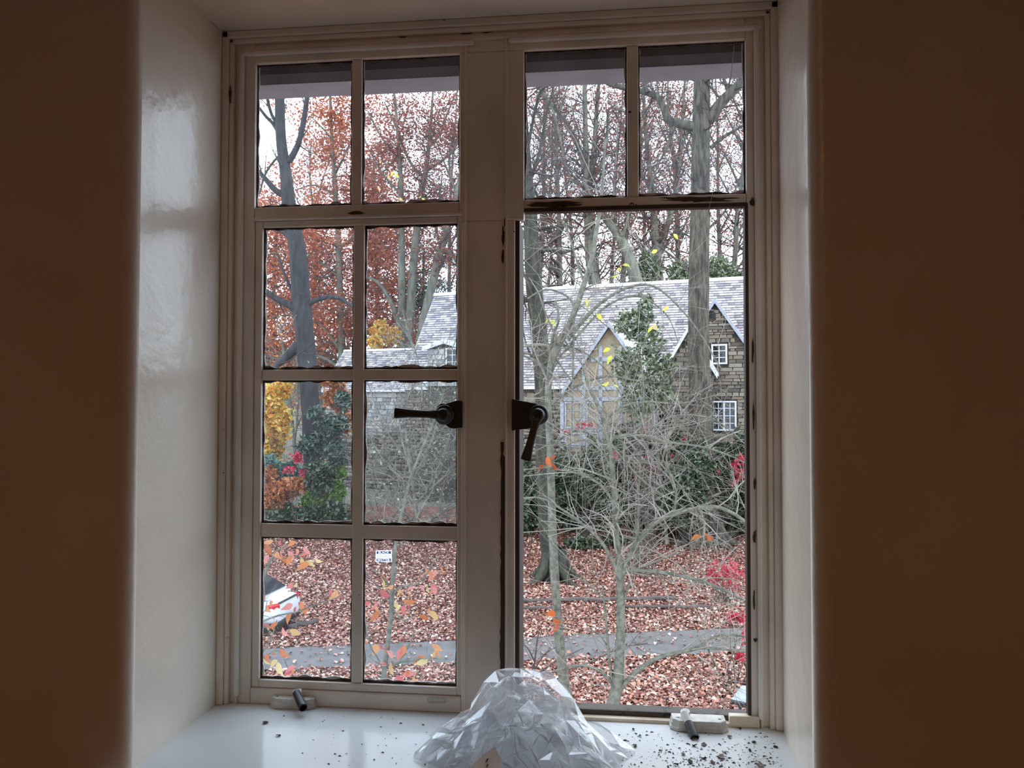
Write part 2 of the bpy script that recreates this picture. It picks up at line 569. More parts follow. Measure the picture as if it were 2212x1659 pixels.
for i, (x0, x1) in enumerate(((-.866, -.6135), (-.587, -.3365), (-.176, .0743), (.102, .354))):
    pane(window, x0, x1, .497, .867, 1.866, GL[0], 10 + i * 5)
# left casement: stiles, rails, muntins and six panes
cs = MB()
fbox(cs, -.866, -.846, -.716, .462, 1.856, 1.876)
fbox(cs, -.342, -.328, -.716, .462, 1.856, 1.876)
fbox(cs, -.846, -.342, .446, .462, 1.856, 1.876)
fbox(cs, -.846, -.342, -.716, -.6965, 1.856, 1.876)
cas = cs.build('casement', MT['sash'], window, bevel=0.003)
mu = MB(); fbox(mu, -.608, -.580, -.6965, .446, 1.859, 1.876); mu.build('muntin', MT['sash'], cas, bevel=0.003)
for z0, z1 in ((.056, .083), (-.340, -.306)):
    mu = MB(); fbox(mu, -.846, -.342, z0, z1, 1.860, 1.876); mu.build('muntin', MT['sash'], cas, bevel=0.003)
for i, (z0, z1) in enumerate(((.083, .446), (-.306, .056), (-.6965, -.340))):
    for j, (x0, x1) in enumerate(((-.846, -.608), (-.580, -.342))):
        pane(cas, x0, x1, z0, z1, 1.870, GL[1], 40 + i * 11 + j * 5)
lip = MB()
fbox(lip, -.866, -.330, .462, .468, 1.845, 1.856)
lip.build('drip_lip', MT['bead'], window, bevel=0.002)
# brown rebate of the right opening
rb = MB()
fbox(rb, -.2005, -.187, -.735, .447, 1.856, 1.96)
fbox(rb, .3492, .3575, -.735, .474, 1.848, 1.873)
fbox(rb, -.1755, .354, .4655, .4755, 1.850, 1.873)
rb.build('rebate', MT['bare'], window, bevel=0.002)
rb = MB()
fbox(rb, -.198, .354, -.757, -.735, 1.860, 1.902)
rb.build('bottom_rail', MT['rail'], window, bevel=0.004)
st = MB()
fbox(st, -.198, .354, -.757, -.747, 1.842, 1.862)
st.build('bottom_strip', MT['block'], window, bevel=0.002)


def scar(pxs, Y, dy=.0012):
    pts = [at(x, y, Y) for x, y in pxs]
    return MB().prism(pts, (0, dy, 0)).build('bare_patch', MT['bare'], window)


def blob(cx, cy, wx, wy, seed, Y, n=14):
    rnd = random.Random(seed)
    scar([(cx + wx / 2 * math.cos(2 * PI * k / n) * rnd.uniform(.55, 1.15), cy + wy / 2 * math.sin(2 * PI * k / n) * rnd.uniform(.55, 1.15)) for k in range(n)], Y)


FY = 1.8485
for i, (cx, cy, wx, wy) in enumerate(((1004, 70, 34, 8), (1050, 68, 30, 6), (868, 79, 24, 5), (1091, 480, 7, 24), (1087, 512, 7, 50), (1086, 555, 6, 34), (1669, 992, 9, 40), (1660, 1027, 6, 26))):
    blob(cx, cy, wx, wy, i + 5, FY)
blob(497, 205, 6, 46, 40, 1.831)
blob(509, 1240, 4, 34, 41, 1.8485)
rnd = random.Random(3)
lft, rgt = [], []
for k in range(40):
    y = 955 + k / 39 * 500
    lft.append((1082 - .2 * k / 39 * 10 + rnd.uniform(-1.5, 1.5), y))
    rgt.append((1092 + rnd.uniform(-2, 2) - (4 if k < 3 else 0), y))
scar(lft + rgt[::-1], FY)
blob(1200, 441, 130, 14, 50, 1.851, 26)
blob(1510, 430, 170, 13, 51, 1.851, 30)
blob(766, 460, 38, 9, 52, 1.851)
blob(1625, 436, 12, 20, 53, FY)
for i, (x, y, a, b) in enumerate(((1630, 1045, 6, 30), (1630, 1160, 8, 34), (1632, 1382, 9, 10), (1629, 1300, 5, 50), (1626, 760, 5, 60), (1628, 900, 5, 60))):
    blob(x, y, a, b, 70 + i, FY)
sl = MB()
sl.box((XL - .06, 1.415, ZB - .035), (XR + .06, 1.862, ZB))
sl.build('sill', MT['sill'], window, bevel=0.006, seg=3)

# fasteners on the mullion


def fastener(pivot, tip, plate, Yp, label):
    pv = at(*pivot, Yp)
    tp = at(*tip, Yp - .02)
    pl = MB().prism([at(x, y, 1.838) for x, y in plate], (0, .008, 0))
    h = pl.build('handle', MT['iron'], window, bevel=0.0015, label=label)
    d = (tp - pv)
    L = d.length
    d.normalize()
    n = Vector((0, -1, 0))
    s = d.cross(n).normalized()
    lv = MB()
    rr = []
    for f, hw, th in ((-.07, .006, .005), (0, .0125, .007), (.12, .011, .007), (.3, .0085, .006), (.7, .0095, .006), (.97, .0125, .006), (1.0, .0118, .005)):
        c = pv + d * L * f + n * .016
        rr.append([c + s * hw + n * th * .5, c + s * hw * .6 + n * th, c - s * hw * .6 + n * th, c - s * hw + n * th * .5, c - s * hw - n * th * .5, c - s * hw * .6 - n * th, c + s * hw * .6 - n * th, c + s * hw - n * th * .5])
    lv.rings(rr)
    lv.build('lever', MT['iron'], h, bevel=0.001)
    bs = MB()
    rr = []
    for t_, r in ((-.008, .0245), (.004, .0245), (.008, .021), (.009, .0165), (.020, .0155), (.026, .012), (.027, .003)):
        rr.append([pv + n * t_ + Vector((math.cos(2 * PI * k / 24), 0, math.sin(2 * PI * k / 24))) * r for k in range(24)])
    bs.rings(rr)
    bs.build('boss', MT['iron'], h, smooth=True)


fastener((960, 896), (856, 892), [(998, 866), (985, 865), (972, 869), (962, 872), (952, 871), (944, 878), (939, 887), (937, 897), (941, 908), (950, 917), (962, 918), (972, 925), (981, 926), (998, 924)], 1.828, 'black lever handle pointing left across the glass')
fastener((1163, 896), (1137, 993), [(1105, 862), (1128, 866), (1140, 868), (1150, 870), (1160, 872), (1170, 878), (1179, 888), (1181, 899), (1176, 909), (1168, 916), (1158, 918), (1150, 925), (1140, 926), (1105, 930)], 1.828, 'black lever handle hanging down beside the bare opening')

kp = MB()
c = at(943, 1513, 1.848)
pts = []
for k in range(24):
    a = 2 * PI * k / 24
    x = .016 * (1 if math.cos(a) > 0 else -1) * (abs(math.cos(a)) > .2) + .006 * math.cos(a)
    pts.append(c + Vector((x, -.002, .006 * math.sin(a))))
kp.tube(pts + [pts[0]], .0014, 6, cap=False)
kp.build('keeper', MT['crank'], window, smooth=True)

# dark lintel and grey drip board over the window outside
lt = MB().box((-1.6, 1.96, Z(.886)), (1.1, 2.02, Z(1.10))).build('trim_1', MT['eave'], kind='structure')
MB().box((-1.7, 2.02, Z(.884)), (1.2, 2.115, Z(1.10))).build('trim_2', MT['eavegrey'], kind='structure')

# ---------------------------------------------------------------- things on the sill
SZ = ZB + .0005


def crank(cx_px, front_py, w_, d_, back_px, tip_px, label, matcap):
    f = at_z(cx_px, front_py, ZB)
    y1 = f.y + d_
    root = empty('casement_crank', (f.x, f.y + d_ / 2, SZ), label=label, cat='window crank', group='crank operators on the sill')
    b = MB()
    hw, hd = w_ / 2, d_ / 2
    ch = .016

    def ring(s, z, hh):
        return [(-hw * s + ch, -hd * hh, z), (hw * s - ch, -hd * hh, z), (hw * s, -hd * hh + ch * .8, z), (hw * s, hd, z), (-hw * s, hd, z), (-hw * s, -hd * hh + ch * .8, z)]
    b.rings([ring(1.0, 0, 1), ring(1.0, .006, 1), ring(.95, .008, .95), ring(.95, .015, .95), ring(.92, .017, .92), ring(.92, .023, .92), ring(.88, .024, .88)])
    b.build('base', MT['crank'], root, bevel=0.001)
    for sx in (-1, 1):
        s = MB().tube([(sx * hw * .72, 0, .0235), (sx * hw * .72, 0, .0255)], .004, 10)
        s.build('screw', MT['boss'], root)
    o = root.location
    p0 = at(*back_px, y1 - .022) - o
    p1 = at(*tip_px, f.y - .035) - o
    d = (p1 - p0)
    mid = p0 + d * .42
    a = MB().tube([p0, p0 + d * .02, mid], [.0085, .0095, .0095], 16)
    a.build('arm', matcap, root, smooth=False)
    gr = MB()
    n = 20
    t = d.normalized()
    aa = t.cross(Vector((0, 0, 1))).normalized()
    bb = t.cross(aa)
    rr = []
    for f_, r in ((.40, .0098), (.98, .0104), (1.0, .0100), (1.0, .0082), (.80, .0078), (.80, .0001)):
        rr.append([p0 + d * f_ + r * (math.cos(2 * PI * k / n) * aa + math.sin(2 * PI * k / n) * bb) for k in range(n)])
    gr.rings(rr, cap=False)
    gr.build('grip', MT['iron'], root)
    sp = MB().tube([p0 + Vector((.004, .004, -.012)), p0 + Vector((.002, 0, .004))], .011, 14)
    sp.build('spindle', MT['crank'], root)
    return root


crank(628, 1533, .118, .036, (640, 1496), (655, 1529), 'left crank operator on grey white base with all black hollow grip', MT['iron'])
crank(1512, 1583, .132, .046, (1478, 1540), (1501, 1595), 'right crank operator whose arm is white with worn paint above black grip', MT['boss'])

f = at_z(1609, 1573, ZB)
bk = MB().box((-.034, 0, 0), (.034, .022, .026))
o = bk.build('wood_block', MT['block'], bevel=0.003, label='small cream wooden block on the sill against the right frame jamb', cat='block')
o.location = (f.x, f.y, SZ)

# loose flakes of paint
flakes = [(573, 1562, 14, 6), (602, 1590, 14, 4), (1520, 1512 + 98, 12, 7), (1476, 1630, 10, 6), (1491, 1646, 14, 7), (1558, 1637, 14, 10), (1576, 1593, 9, 6), (1628, 1604, 9, 6), (1676, 1615, 12, 5), (1620, 1622, 6, 8),
          (1642, 1655, 16, 10), (1460, 1653, 14, 3), (1540, 1649, 12, 8), (1368, 1577, 8, 5), (1372, 1613, 10, 8), (1383, 1591, 5, 4), (1598, 1575, 8, 4), (1500, 1612, 14, 4), (1443, 1658, 6, 5), (1520, 1640, 14, 3)]
chips = []
for i, (x, y, a, b) in enumerate(flakes):
    rnd = random.Random(i)
    c = at_z(x, y, ZB)
    s = c.y / FPX
    n = 7
    zs = []
    top = []
    for k in range(n):
        an = 2 * PI * k / n
        top.append(Vector((a / 2 * s * math.cos(an) * rnd.uniform(.6, 1.2), b / 2 * s * math.sin(an) * rnd.uniform(.6, 1.2) * 2.0, rnd.uniform(.0008, .0045))))
    m = MB()
    m.add([(v.x, v.y, v.z) for v in top] + [(v.x, v.y, max(0, v.z - .0009)) for v in top] + [(0, 0, .0022), (0, 0, .001)],
          [(k, (k + 1) % n, 2 * n) for k in range(n)] + [((k + 1) % n + n, k + n, 2 * n + 1) for k in range(n)] + [(k, k + n, (k + 1) % n + n, (k + 1) % n) for k in range(n)])
    FL = ['curled flake just behind the open end of the right grip', 'dark flake in the thick of the grit, left of the two grouped near the front', 'larger crumbled dark flake in the thick of the grit', 'big curled flake right of the thickest grit', 'dark flake halfway between right crank base and jamb', 'flake on the clear patch below the cream block', 'flat dark flake close to the right reveal', 'narrow upright flake between grit and right reveal', 'largest flake near the front edge at the right reveal', 'thin sliver of flake at the front, left of the thick grit', 'pale curled flake at the front below the right grip', 'small flake beside the back right tip of the plastic', 'dark flake lying just right of the plastic heap', 'tiny flake between plastic heap and right crank', 'small flake just in front of the cream block', 'sliver right under the open end of the right grip', 'small flake at the very front, far left of the grit', 'long thin sliver in the middle of the grit']
    lb = {0: 'dark oval paint flake alone on the left sill, farther from camera', 1: 'thin grey paint flake alone on the left sill, nearer the camera'}.get(i)
    where = FL[i - 2] if lb is None else lb
    o = m.build('paint_flake', MT['chip'], label=where, cat='paint flake', group='paint flakes on the right of the sill' if lb is None else 'paint flakes on the left of the sill')
    o.location = (c.x, c.y, SZ)

# fine grit, mostly on the right
pts = []
for k in range(620):
    if rng.random() < .12:
        x, y = rng.uniform(600, 1050), rng.uniform(1545, 1655)
    elif rng.random() < .55:
        x, y = rng.normal(1560, 70), rng.normal(1642, 16)
    else:
        x, y = rng.uniform(1330, 1690), rng.uniform(1580, 1659)
    p = at_z(x, y, ZB)
    if p.y < 1.84 and p.y > 1.43 and p.x < .39: pts.append(p)
gv, gf = [], []
for p in pts:
    r = abs(rng.normal(0, .0009)) + .0006
    a = rng.uniform(0, 6.28)
    e = rng.uniform(.8, 2.6)
    b0 = len(gv)
    for k in range(3):
        an = a + k * 2.094
        gv.append((p.x + r * e * math.cos(an), p.y + r * math.sin(an), SZ + .0002))
    gv.append((p.x, p.y, SZ + r * .9))
    gf += [(b0, b0 + 1, b0 + 3), (b0 + 1, b0 + 2, b0 + 3), (b0 + 2, b0, b0 + 3)]
np_mesh('paint_grit', np.array(gv), np.array(gf), MT['grit'], label='dark specks of paint grit scattered over the white sill', cat='debris', kind='stuff')


# crumpled clear plastic heap
def plastic_mat(name, white):
    m, t, p = newmat(name)
    t.nodes.remove(p)
    tr = t.nodes.new('ShaderNodeBsdfTransparent')
    tr.inputs['Color'].default_value = (.985, .99, 1, 1)
    gl = t.nodes.new('ShaderNodeBsdfGlossy')
    gl.inputs['Roughness'].default_value = 0.05
    df = t.nodes.new('ShaderNodeBsdfDiffuse')
    df.inputs['Color'].default_value = (.9, .93, .96, 1)
    tl = t.nodes.new('ShaderNodeBsdfTranslucent')
    tl.inputs['Color'].default_value = (.97, .98, 1, 1)
    fr = t.nodes.new('ShaderNodeFresnel')
    two_sided(t, fr, 2.2)
    m0 = t.nodes.new('ShaderNodeMixShader')
    m0.inputs[0].default_value = .8
    t.links.new(df.outputs[0], m0.inputs[1])
    t.links.new(tl.outputs[0], m0.inputs[2])
    m1 = t.nodes.new('ShaderNodeMixShader')
    m1.inputs[0].default_value = white
    t.links.new(tr.outputs[0], m1.inputs[1])
    t.links.new(m0.outputs[0], m1.inputs[2])
    m2 = t.nodes.new('ShaderNodeMixShader')
    t.links.new(fr.outputs[0], m2.inputs[0])
    t.links.new(m1.outputs[0], m2.inputs[1])
    t.links.new(gl.outputs[0], m2.inputs[2])
    t.links.new(m2.outputs[0], t.nodes['Material Output'].inputs['Surface'])
    return m


FILM = plastic_mat('clear_plastic_film', .17)
CREASE = plastic_mat('whitened_plastic_crease', .75)


def ridged(v, oct_=4):
    s, a, f = 0, 1, 1
    for _ in range(oct_):
        s += a * (1 - abs(noise.noise(v * f)) * 2)
        a *= .5
        f *= 2.1
    return s


def spikes(a, lst):
    q = 0
    for ang, wdt, amp in lst:
        d = (a - ang + PI) % (2 * PI) - PI
        q += amp * max(0, 1 - abs(d) / wdt)
    return q


from mathutils.geometry import delaunay_2d_cdt
pc = Vector((at(1132, 1560, 1.66).x, 1.655, SZ))
proot = empty('plastic_sheet', pc, label='crumpled heap of clear plastic film on the white window sill', cat='plastic sheet')


def heap(name, rx, ry, h, seed, spk, n, jit, off=(0, 0), knee=.62, shoulder=.74):
    """a sheet creased into flat facets: scattered points on a draped heap, joined by straight creases, some folds standing up"""
    R = random.Random(seed)
    pts = [(0.0, 0.0)]
    tries = 0
    dmin = 1.35 / math.sqrt(n)
    while len(pts) < n and tries < 60000:
        tries += 1
        a, q = R.uniform(0, 2 * PI), math.sqrt(R.random())
        p = (q * math.cos(a), q * math.sin(a))
        if all((p[0] - o_[0]) ** 2 + (p[1] - o_[1]) ** 2 > (dmin * .42) ** 2 for o_ in pts): pts.append(p)
    for k in range(46):
        a = 2 * PI * k / 46
        pts.append((1.02 * math.cos(a), 1.02 * math.sin(a)))
    vs2, _, fs, *_r = delaunay_2d_cdt([Vector(p) for p in pts], [], [], 0, 1e-6)
    vs = []
    for p in vs2:
        q, a = p.length, math.atan2(p.y, p.x)
        sp = 1 + spikes(a, spk) * max(0, (q - .4) / .6) ** 1.4
        z = h * float(np.interp(q, (0, .3, .45, .55, .7, .85, 1), (1, .96, .82, .58, .38, .2, 0)))
        rj = jit * (1 if q < .95 else .35)
        v = Vector((p.x * rx * sp + off[0] + R.gauss(0, rj * .8), p.y * ry * sp + off[1] + R.gauss(0, rj * .8), z + abs(R.gauss(0, rj * 1.1)) * (1 if q > .3 else .5)))
        v.z = max(v.z, .0012)
        v.y = min(v.y, 1.838 - pc.y - R.uniform(0, .004))
        vs.append(v)
    m = MB().add(vs, [tuple(f_) for f_ in fs])
    o_ = m.build(name, FILM, proot)
    ed = {}
    for f_ in fs:
        for k in range(3):
            ed.setdefault(tuple(sorted((f_[k], f_[(k + 1) % 3]))), []).append(f_)
    cm = MB()
    for (a_, b_), ff in ed.items():
        if R.random() < .24 and len(ff) == 2:
            A, B = vs[a_], vs[b_]
            nn = Vector((0, 0, 0))
            for f_ in ff:
                nn += (vs[f_[1]] - vs[f_[0]]).cross(vs[f_[2]] - vs[f_[0]]).normalized()
            if nn.z < 0: nn = -nn
            if nn.length < .01: continue
            nn.normalize()
            hh = R.uniform(.0012, .005)
            M_ = A.lerp(B, R.uniform(.35, .65))
            sd = nn.cross((B - A).normalized()) * .0009
            cm.add([A + sd, B + sd, M_ + nn * hh, A - sd, B - sd], [(0, 1, 2), (4, 3, 2)])
    cm.build('creases', CREASE, o_, kind='stuff')
    return o_


SPK = [(.12, .28, .30), (-.38, .25, .28), (3.35, .25, .35), (2.85, .2, .25), (-1.9, .4, .2), (-2.6, .2, .2)]
heap('outer_film', .182, .158, .170, 3, SPK, 230, .0085)
heap('inner_film', .165, .140, .135, 8, SPK[:3], 170, .012, off=(.005, -.012))
heap('folded_film', .17, .115, .085, 14, SPK[1:4], 130, .012, off=(.0, -.04))
pp = Vector((at(1046, 1640, 1.5).x, 1.452, SZ))
lb = MB()
q = [Vector((-.036, 0, .001)), Vector((.030, 0, .003)), Vector((.034, .060, .048)), Vector((.016, .080, .066)), Vector((-.004, .066, .055)), Vector((-.030, .045, .038))]
lb.prism(q, (0, -.0006, .001))
o = lb.build('paper_scrap', MT['paper'], label='beige paper scrap with faint dark print, front left of the plastic heap', cat='paper scrap')
o.location = pp
for k, (x, y, a) in enumerate(((.004, .058, .010), (.006, .050, .007), (.003, .043, .011), (.008, .036, .008), (.000, .022, .008))):
    MB().obox((x, y - .001, .0035 + y * .80), (a * .2, a * .25, a * .2), (.0009, -.0003, 0), (0, -.0004, .0005)).build('print_mark', MT['ink'], o)

# ---------------------------------------------------------------- ground outside
GP = [(-50, -6.5), (22, -6.5), (26, -6.33), (29, -6.1), (33, -5.6), (37, -5.15), (45, -4.8), (60, -3.6), (85, 0.5), (120, 4.0), (200, 7.0)]


def ground_z(Y, X=0):
    ys = [g_[0] for g_ in GP]
    return CAMZ + np.interp(Y, ys, [g_[1] for g_ in GP])


ny, nx = 90, 60
yy = np.concatenate([np.linspace(3, 45, 60), np.linspace(47, 200, 30)])
xx = np.linspace(-1, 1, nx)
V = []
for j, y in enumerate(yy):
    for x in xx:
        X = x * (30 + y * .9)
        V.append((X, y, ground_z(y) + .06 * noise.noise(Vector((X * .3, y * .3, 0)))))
F = np.array([(j * nx + i, j * nx + i + 1, (j + 1) * nx + i + 1, (j + 1) * nx + i) for j in range(len(yy) - 1) for i in range(nx - 1)])
V = np.array(V)
cut = (nx - 1) * int((yy < 37).sum())
np_mesh('ground', V, F[:cut], MT['soil'], smooth=True, kind='structure')
np_mesh('hill', V, F[cut:], MT['hill'], smooth=True, kind='structure')
# driveway
ra, rb_, rc, rd = at_z(560, 1408, CAMZ - 6.5), at_z(1640, 1359, CAMZ - 6.5), at_z(1640, 1413, CAMZ - 6.5), at_z(560, 1455, CAMZ - 6.5)
m = MB()
N = 60
vs = []
for i in range(-14, N + 15):
    f = i / N
    for a, b in ((rd, rc), (ra, rb_)):
        p = a.lerp(b, f)
        vs.append((p.x, p.y + .15 * noise.noise(Vector((i * .35, a.y, 0))), CAMZ - 6.5 + .07))
nn = len(vs) // 2
m.add(vs, [(2 * i, 2 * i + 2, 2 * i + 3, 2 * i + 1) for i in range(nn - 1)])
m.build('road', MT['road'], kind='structure')


def leaf_cloud(P, size, rs, flat=0.0, elong=1.6, fold=.25, six=False):
    """leaves as folded diamonds: P (n,3); size scalar or (n,)"""
    n = len(P)
    d = rs.normal(size=(n, 3))
    d[:, 2] *= (1 - flat)
    d /= np.linalg.norm(d, axis=1)[:, None] + 1e-9
    up = rs.normal(size=(n, 3)) * (1 - flat)
    up[:, 2] += flat * 1.5
    s = np.cross(d, up)
    s /= np.linalg.norm(s, axis=1)[:, None] + 1e-9
    u = np.cross(s, d)
    sz = (np.ones(n) * size * rs.uniform(.65, 1.3, n))[:, None]
    a = P - d * sz * elong * .5
    b = P + d * sz * elong * .5
    l = P + s * sz * .5 + u * sz * fold * rs.uniform(0, 1, (n, 1))
    r = P - s * sz * .5 + u * sz * fold * rs.uniform(0, 1, (n, 1))
    if six:                       # blunter six-cornered leaf
        d1, d2 = d * sz * elong * .24, d * sz * elong * .10
        V = np.stack([a, l - d1, l * .85 + P * .15 + d1, b, r * .85 + P * .15 + d1, r - d2], 1).reshape(-1, 3)
        i = np.arange(n)[:, None] * 6
        F = np.concatenate([i + np.array([[0, k, k + 1]]) for k in (1, 2, 3, 4)], 1).reshape(-1, 3)
        return V, F
    V = np.stack([a, l, b, r], 1).reshape(-1, 3)
    i = np.arange(n)[:, None] * 4
    F = np.concatenate([i + np.array([[0, 1, 2]]), i + np.array([[0, 2, 3]])], 1).reshape(-1, 3)
    return V, F


def on_road(X, Y):
    f = (X - ra.x) / (rb_.x - ra.x)
    g_ = (X - rd.x) / (rc.x - rd.x)
    return (Y < ra.y + (rb_.y - ra.y) * f) & (Y > rd.y + (rc.y - rd.y) * g_)


n = 210000
Y = 13.5 + 21 * rng.random(n) ** 1.0
X = (rng.random(n) - .56) * (Y * 1.55)
Y2 = Y
keep = ~on_road(X, Y) | (rng.random(n) < .035)
X, Y = X[keep], Y[keep]
P = np.stack([X, Y, ground_z(Y) + .03 + .07 * rng.random(len(X))], 1)
P[on_road(X, Y), 2] = CAMZ - 6.5 + .10
V, F = leaf_cloud(P, .074, rng, flat=.72, elong=1.35, fold=.6, six=True)
np_mesh('fallen_leaves', V, F, LEAF['litter'], label='carpet of fallen pink and russet leaves covering the lawn', cat='leaves', kind='stuff')


# ---------------------------------------------------------------- trees
def batch_tubes(lines, sides):
    """lines: list of (pts list, radii list); all quads"""
    Vs, Fs, b = [], [], 0
    by = {}
    for p, r in lines:
        by.setdefault(len(p), []).append((p, r))
    ang = 2 * PI * np.arange(sides) / sides
    ca, sa = np.cos(ang), np.sin(ang)
    for n, L in by.items():
        P = np.array([[tuple(q) for q in p] for p, r in L], float)
        R = np.array([r for p, r in L], float)
        T = np.empty_like(P)
        T[:, 1:-1] = P[:, 2:] - P[:, :-2]
        T[:, 0] = P[:, 1] - P[:, 0]
        T[:, -1] = P[:, -1] - P[:, -2]
        T /= np.linalg.norm(T, axis=2)[..., None] + 1e-9
        mean = T.mean(1)
        ref = np.where((np.abs(mean[:, 2]) < .8)[:, None], np.array([[.1, .2, .97]]), np.array([[.97, .2, .1]]))[:, None, :]
        A = np.cross(T, np.broadcast_to(ref, T.shape))
        A /= np.linalg.norm(A, axis=2)[..., None] + 1e-9
        B = np.cross(T, A)
        ring = P[:, :, None, :] + R[:, :, None, None] * (A[:, :, None, :] * ca[None, None, :, None] + B[:, :, None, :] * sa[None, None, :, None])
        M_ = len(L)
        Vs.append(ring.reshape(-1, 3))
        base = b + np.arange(M_)[:, None, None] * (n * sides) + np.arange(n - 1)[None, :, None] * sides
        k = np.arange(sides)[None, None, :]
        k2 = (k + 1) % sides
        Fs.append(np.stack(np.broadcast_arrays(base + k, base + k2, base + sides + k2, base + sides + k), -1).reshape(-1, 4))
        b += M_ * n * sides
    return np.concatenate(Vs), np.concatenate(Fs)


def rvec(R):
    while True:
        v = Vector((R.uniform(-1, 1), R.uniform(-1, 1), R.uniform(-1, 1)))
        if .05 < v.length < 1: return v.normalized()


def grow(R, p, d, L, r, lvl, out, tips, up=.0, wig=.25, kids=(4, 4, 3), ratio=.55, nseg=4):
    """one wandering twig and its side twigs; out gets (pts, radii), tips the points leaves may sit on"""
    pts, rad = [p], [r]
    dd = d.normalized()
    for k in range(nseg):
        dd = (dd + rvec(R) * wig + Vector((0, 0, up * .25))).normalized()
        p = p + dd * (L / nseg)
        pts.append(p)
        rad.append(max(r * (1 - .8 * (k + 1) / nseg), r * .15))
    out.append((pts, rad))
    tips.append(pts[-1]); tips.append(pts[-2])
    if lvl > 0:
        for k in range(kids[len(kids) - lvl] if lvl <= len(kids) else 3):
            f = R.uniform(.25, 1)
            i = min(int(f * nseg), nseg - 1)
            q = pts[i].lerp(pts[i + 1], f * nseg - i)
            t = (pts[i + 1] - pts[i]).normalized()
            nd = (t * .7 + rvec(R) * .8).normalized()
            grow(R, q, nd, L * ratio * R.uniform(.7, 1.2), max(rad[i] * .6, r * .2), lvl - 1, out, tips, up, wig, kids, ratio, nseg)


def limb_px(pts, Y, dY=0.0, R=None, Y1=None):
    """(px, py, width px) list -> smooth polyline with radii; the limb may lead towards or away from the viewer by dY metres"""
    n = len(pts)
    P, Rd = [], []
    for i, q in enumerate(pts):
        yy_ = Y + dY * i / max(n - 1, 1)
        P.append(at(q[0], q[1], yy_))
        Rd.append(max(.002, q[2] * yy_ / FPX / 2))
    # subdivide by Catmull-Rom
    out, orad = [], []
    sub = 4
    for i in range(n - 1):
        p0, p1, p2, p3 = P[max(i - 1, 0)], P[i], P[i + 1], P[min(i + 2, n - 1)]
        for k in range(sub):
            t = k / sub
            out.append(.5 * ((2 * p1) + (p2 - p0) * t + (2 * p0 - 5 * p1 + 4 * p2 - p3) * t * t + (3 * p1 - p0 - 3 * p2 + p3) * t ** 3))
            orad.append(Rd[i] + (Rd[i + 1] - Rd[i]) * t)
    out.append(P[-1])
    orad.append(Rd[-1])
    return out, orad


def tree(name, label, Y, trunk, limbs, bark, twigmat=None, nsub=0, L=1.5, lvl=2, seed=1, foliage=None, nleaf=0, lsize=.1, spread=.3, up=.2, group=None, tsub=.35, kids=(4, 4, 3), twr=.35, dY=0, to_ground=True, sides=10, minr=.004, cat='tree', flat=.3, elong=1.6, wig=.25, fmin=.35, roots=0):
    R = random.Random(seed)
    rs = np.random.default_rng(seed)
    tp, trd = limb_px(trunk, Y, dY)
    if to_ground and tp[0].z > ground_z(tp[0].y) - .1:
        g_ = Vector((tp[0].x + (tp[0].x - tp[1].x) * .3, tp[0].y, float(ground_z(tp[0].y)) - .3))
        if (tp[0] - g_).length > .05:
            mid = tp[0].lerp(g_, .55)
            tp = [g_, mid] + tp
            trd = [trd[0] * 1.9, trd[0] * 1.2] + trd
    base = tp[0].copy()
    root = empty(name, base, label=label, cat=cat, group=group)
    trd = [r * (1 + .07 * noise.noise(Vector((i * .7, seed, 0)))) for i, r in enumerate(trd)]
    loc = lambda pts: [p - base for p in pts]
    V, F = batch_tubes([(loc(tp), trd)], sides)
    np_mesh('trunk', V, F, bark, root, smooth=True)
    for k in range(roots):
        a_ = 2 * PI * k / roots + R.uniform(-.3, .3)
        r0 = trd[2] if len(trd) > 2 else trd[0]
        dv = Vector((math.cos(a_), math.sin(a_), 0))
        gz = float(ground_z(base.y)) - base.z
        q_ = [dv * r0 * .4 + Vector((0, 0, gz + r0 * 2.6)), dv * r0 * 1.0 + Vector((0, 0, gz + r0 * 1.0)), dv * r0 * 1.8 + Vector((0, 0, gz + .10)), dv * r0 * R.uniform(2.6, 3.4) + Vector((0, 0, gz - .08))]
        V, F = batch_tubes([(q_, [r0 * .6, r0 * .5, r0 * .34, r0 * .1])], 7)
        np_mesh('root', V, F, bark, root, smooth=True)
    alllimbs = [(tp, trd, tsub)]
    for i, lb in enumerate(limbs):
        dl = R.uniform(-.5, .5) * (Y / 20)
        lp, lr = limb_px(lb, Y + (dY * .5), dl)
        V, F = batch_tubes([(loc(lp), lr)], max(6, sides - 3))
        np_mesh('limb', V, F, bark, root, smooth=True)
        alllimbs.append((lp, lr, 1.0))
    tips = []
    if nsub:
        out = []
        wts = [sum((a - b).length for a, b in zip(lp, lp[1:])) * w_ for lp, lr, w_ in alllimbs]
        for k in range(nsub):
            i_ = R.choices(range(len(alllimbs)), wts)[0]
            lp, lr, w_ = alllimbs[i_]
            i = R.randrange(max(1, int(len(lp) * (fmin if i_ == 0 else .1))), len(lp) - 1)
            t = (lp[i + 1] - lp[i]).normalized()
            d = (t * .4 + rvec(R) + Vector((0, 0, up))).normalized()
            grow(R, lp[i] - base, d, L * R.uniform(.5, 1.25), max(minr, min(lr[i] * twr, .03 * L)), lvl, out, tips, up, wig, kids)
        V, F = batch_tubes(out, 3)
        np_mesh('twigs', V, F, twigmat or bark, root, kind='stuff')
    if foliage:
        if not tips: tips = [p - base for lp, lr, w_ in alllimbs for p in lp]
        T = np.array([tuple(p) for p in tips])
        P = T[rs.integers(0, len(T), nleaf)] + rs.normal(0, spread, (nleaf, 3)) * np.array([1, 1, .6])
        V, F = leaf_cloud(P, lsize, rs, flat=flat, elong=elong)
        np_mesh('foliage', V, F, foliage, root, kind='stuff')
    return root


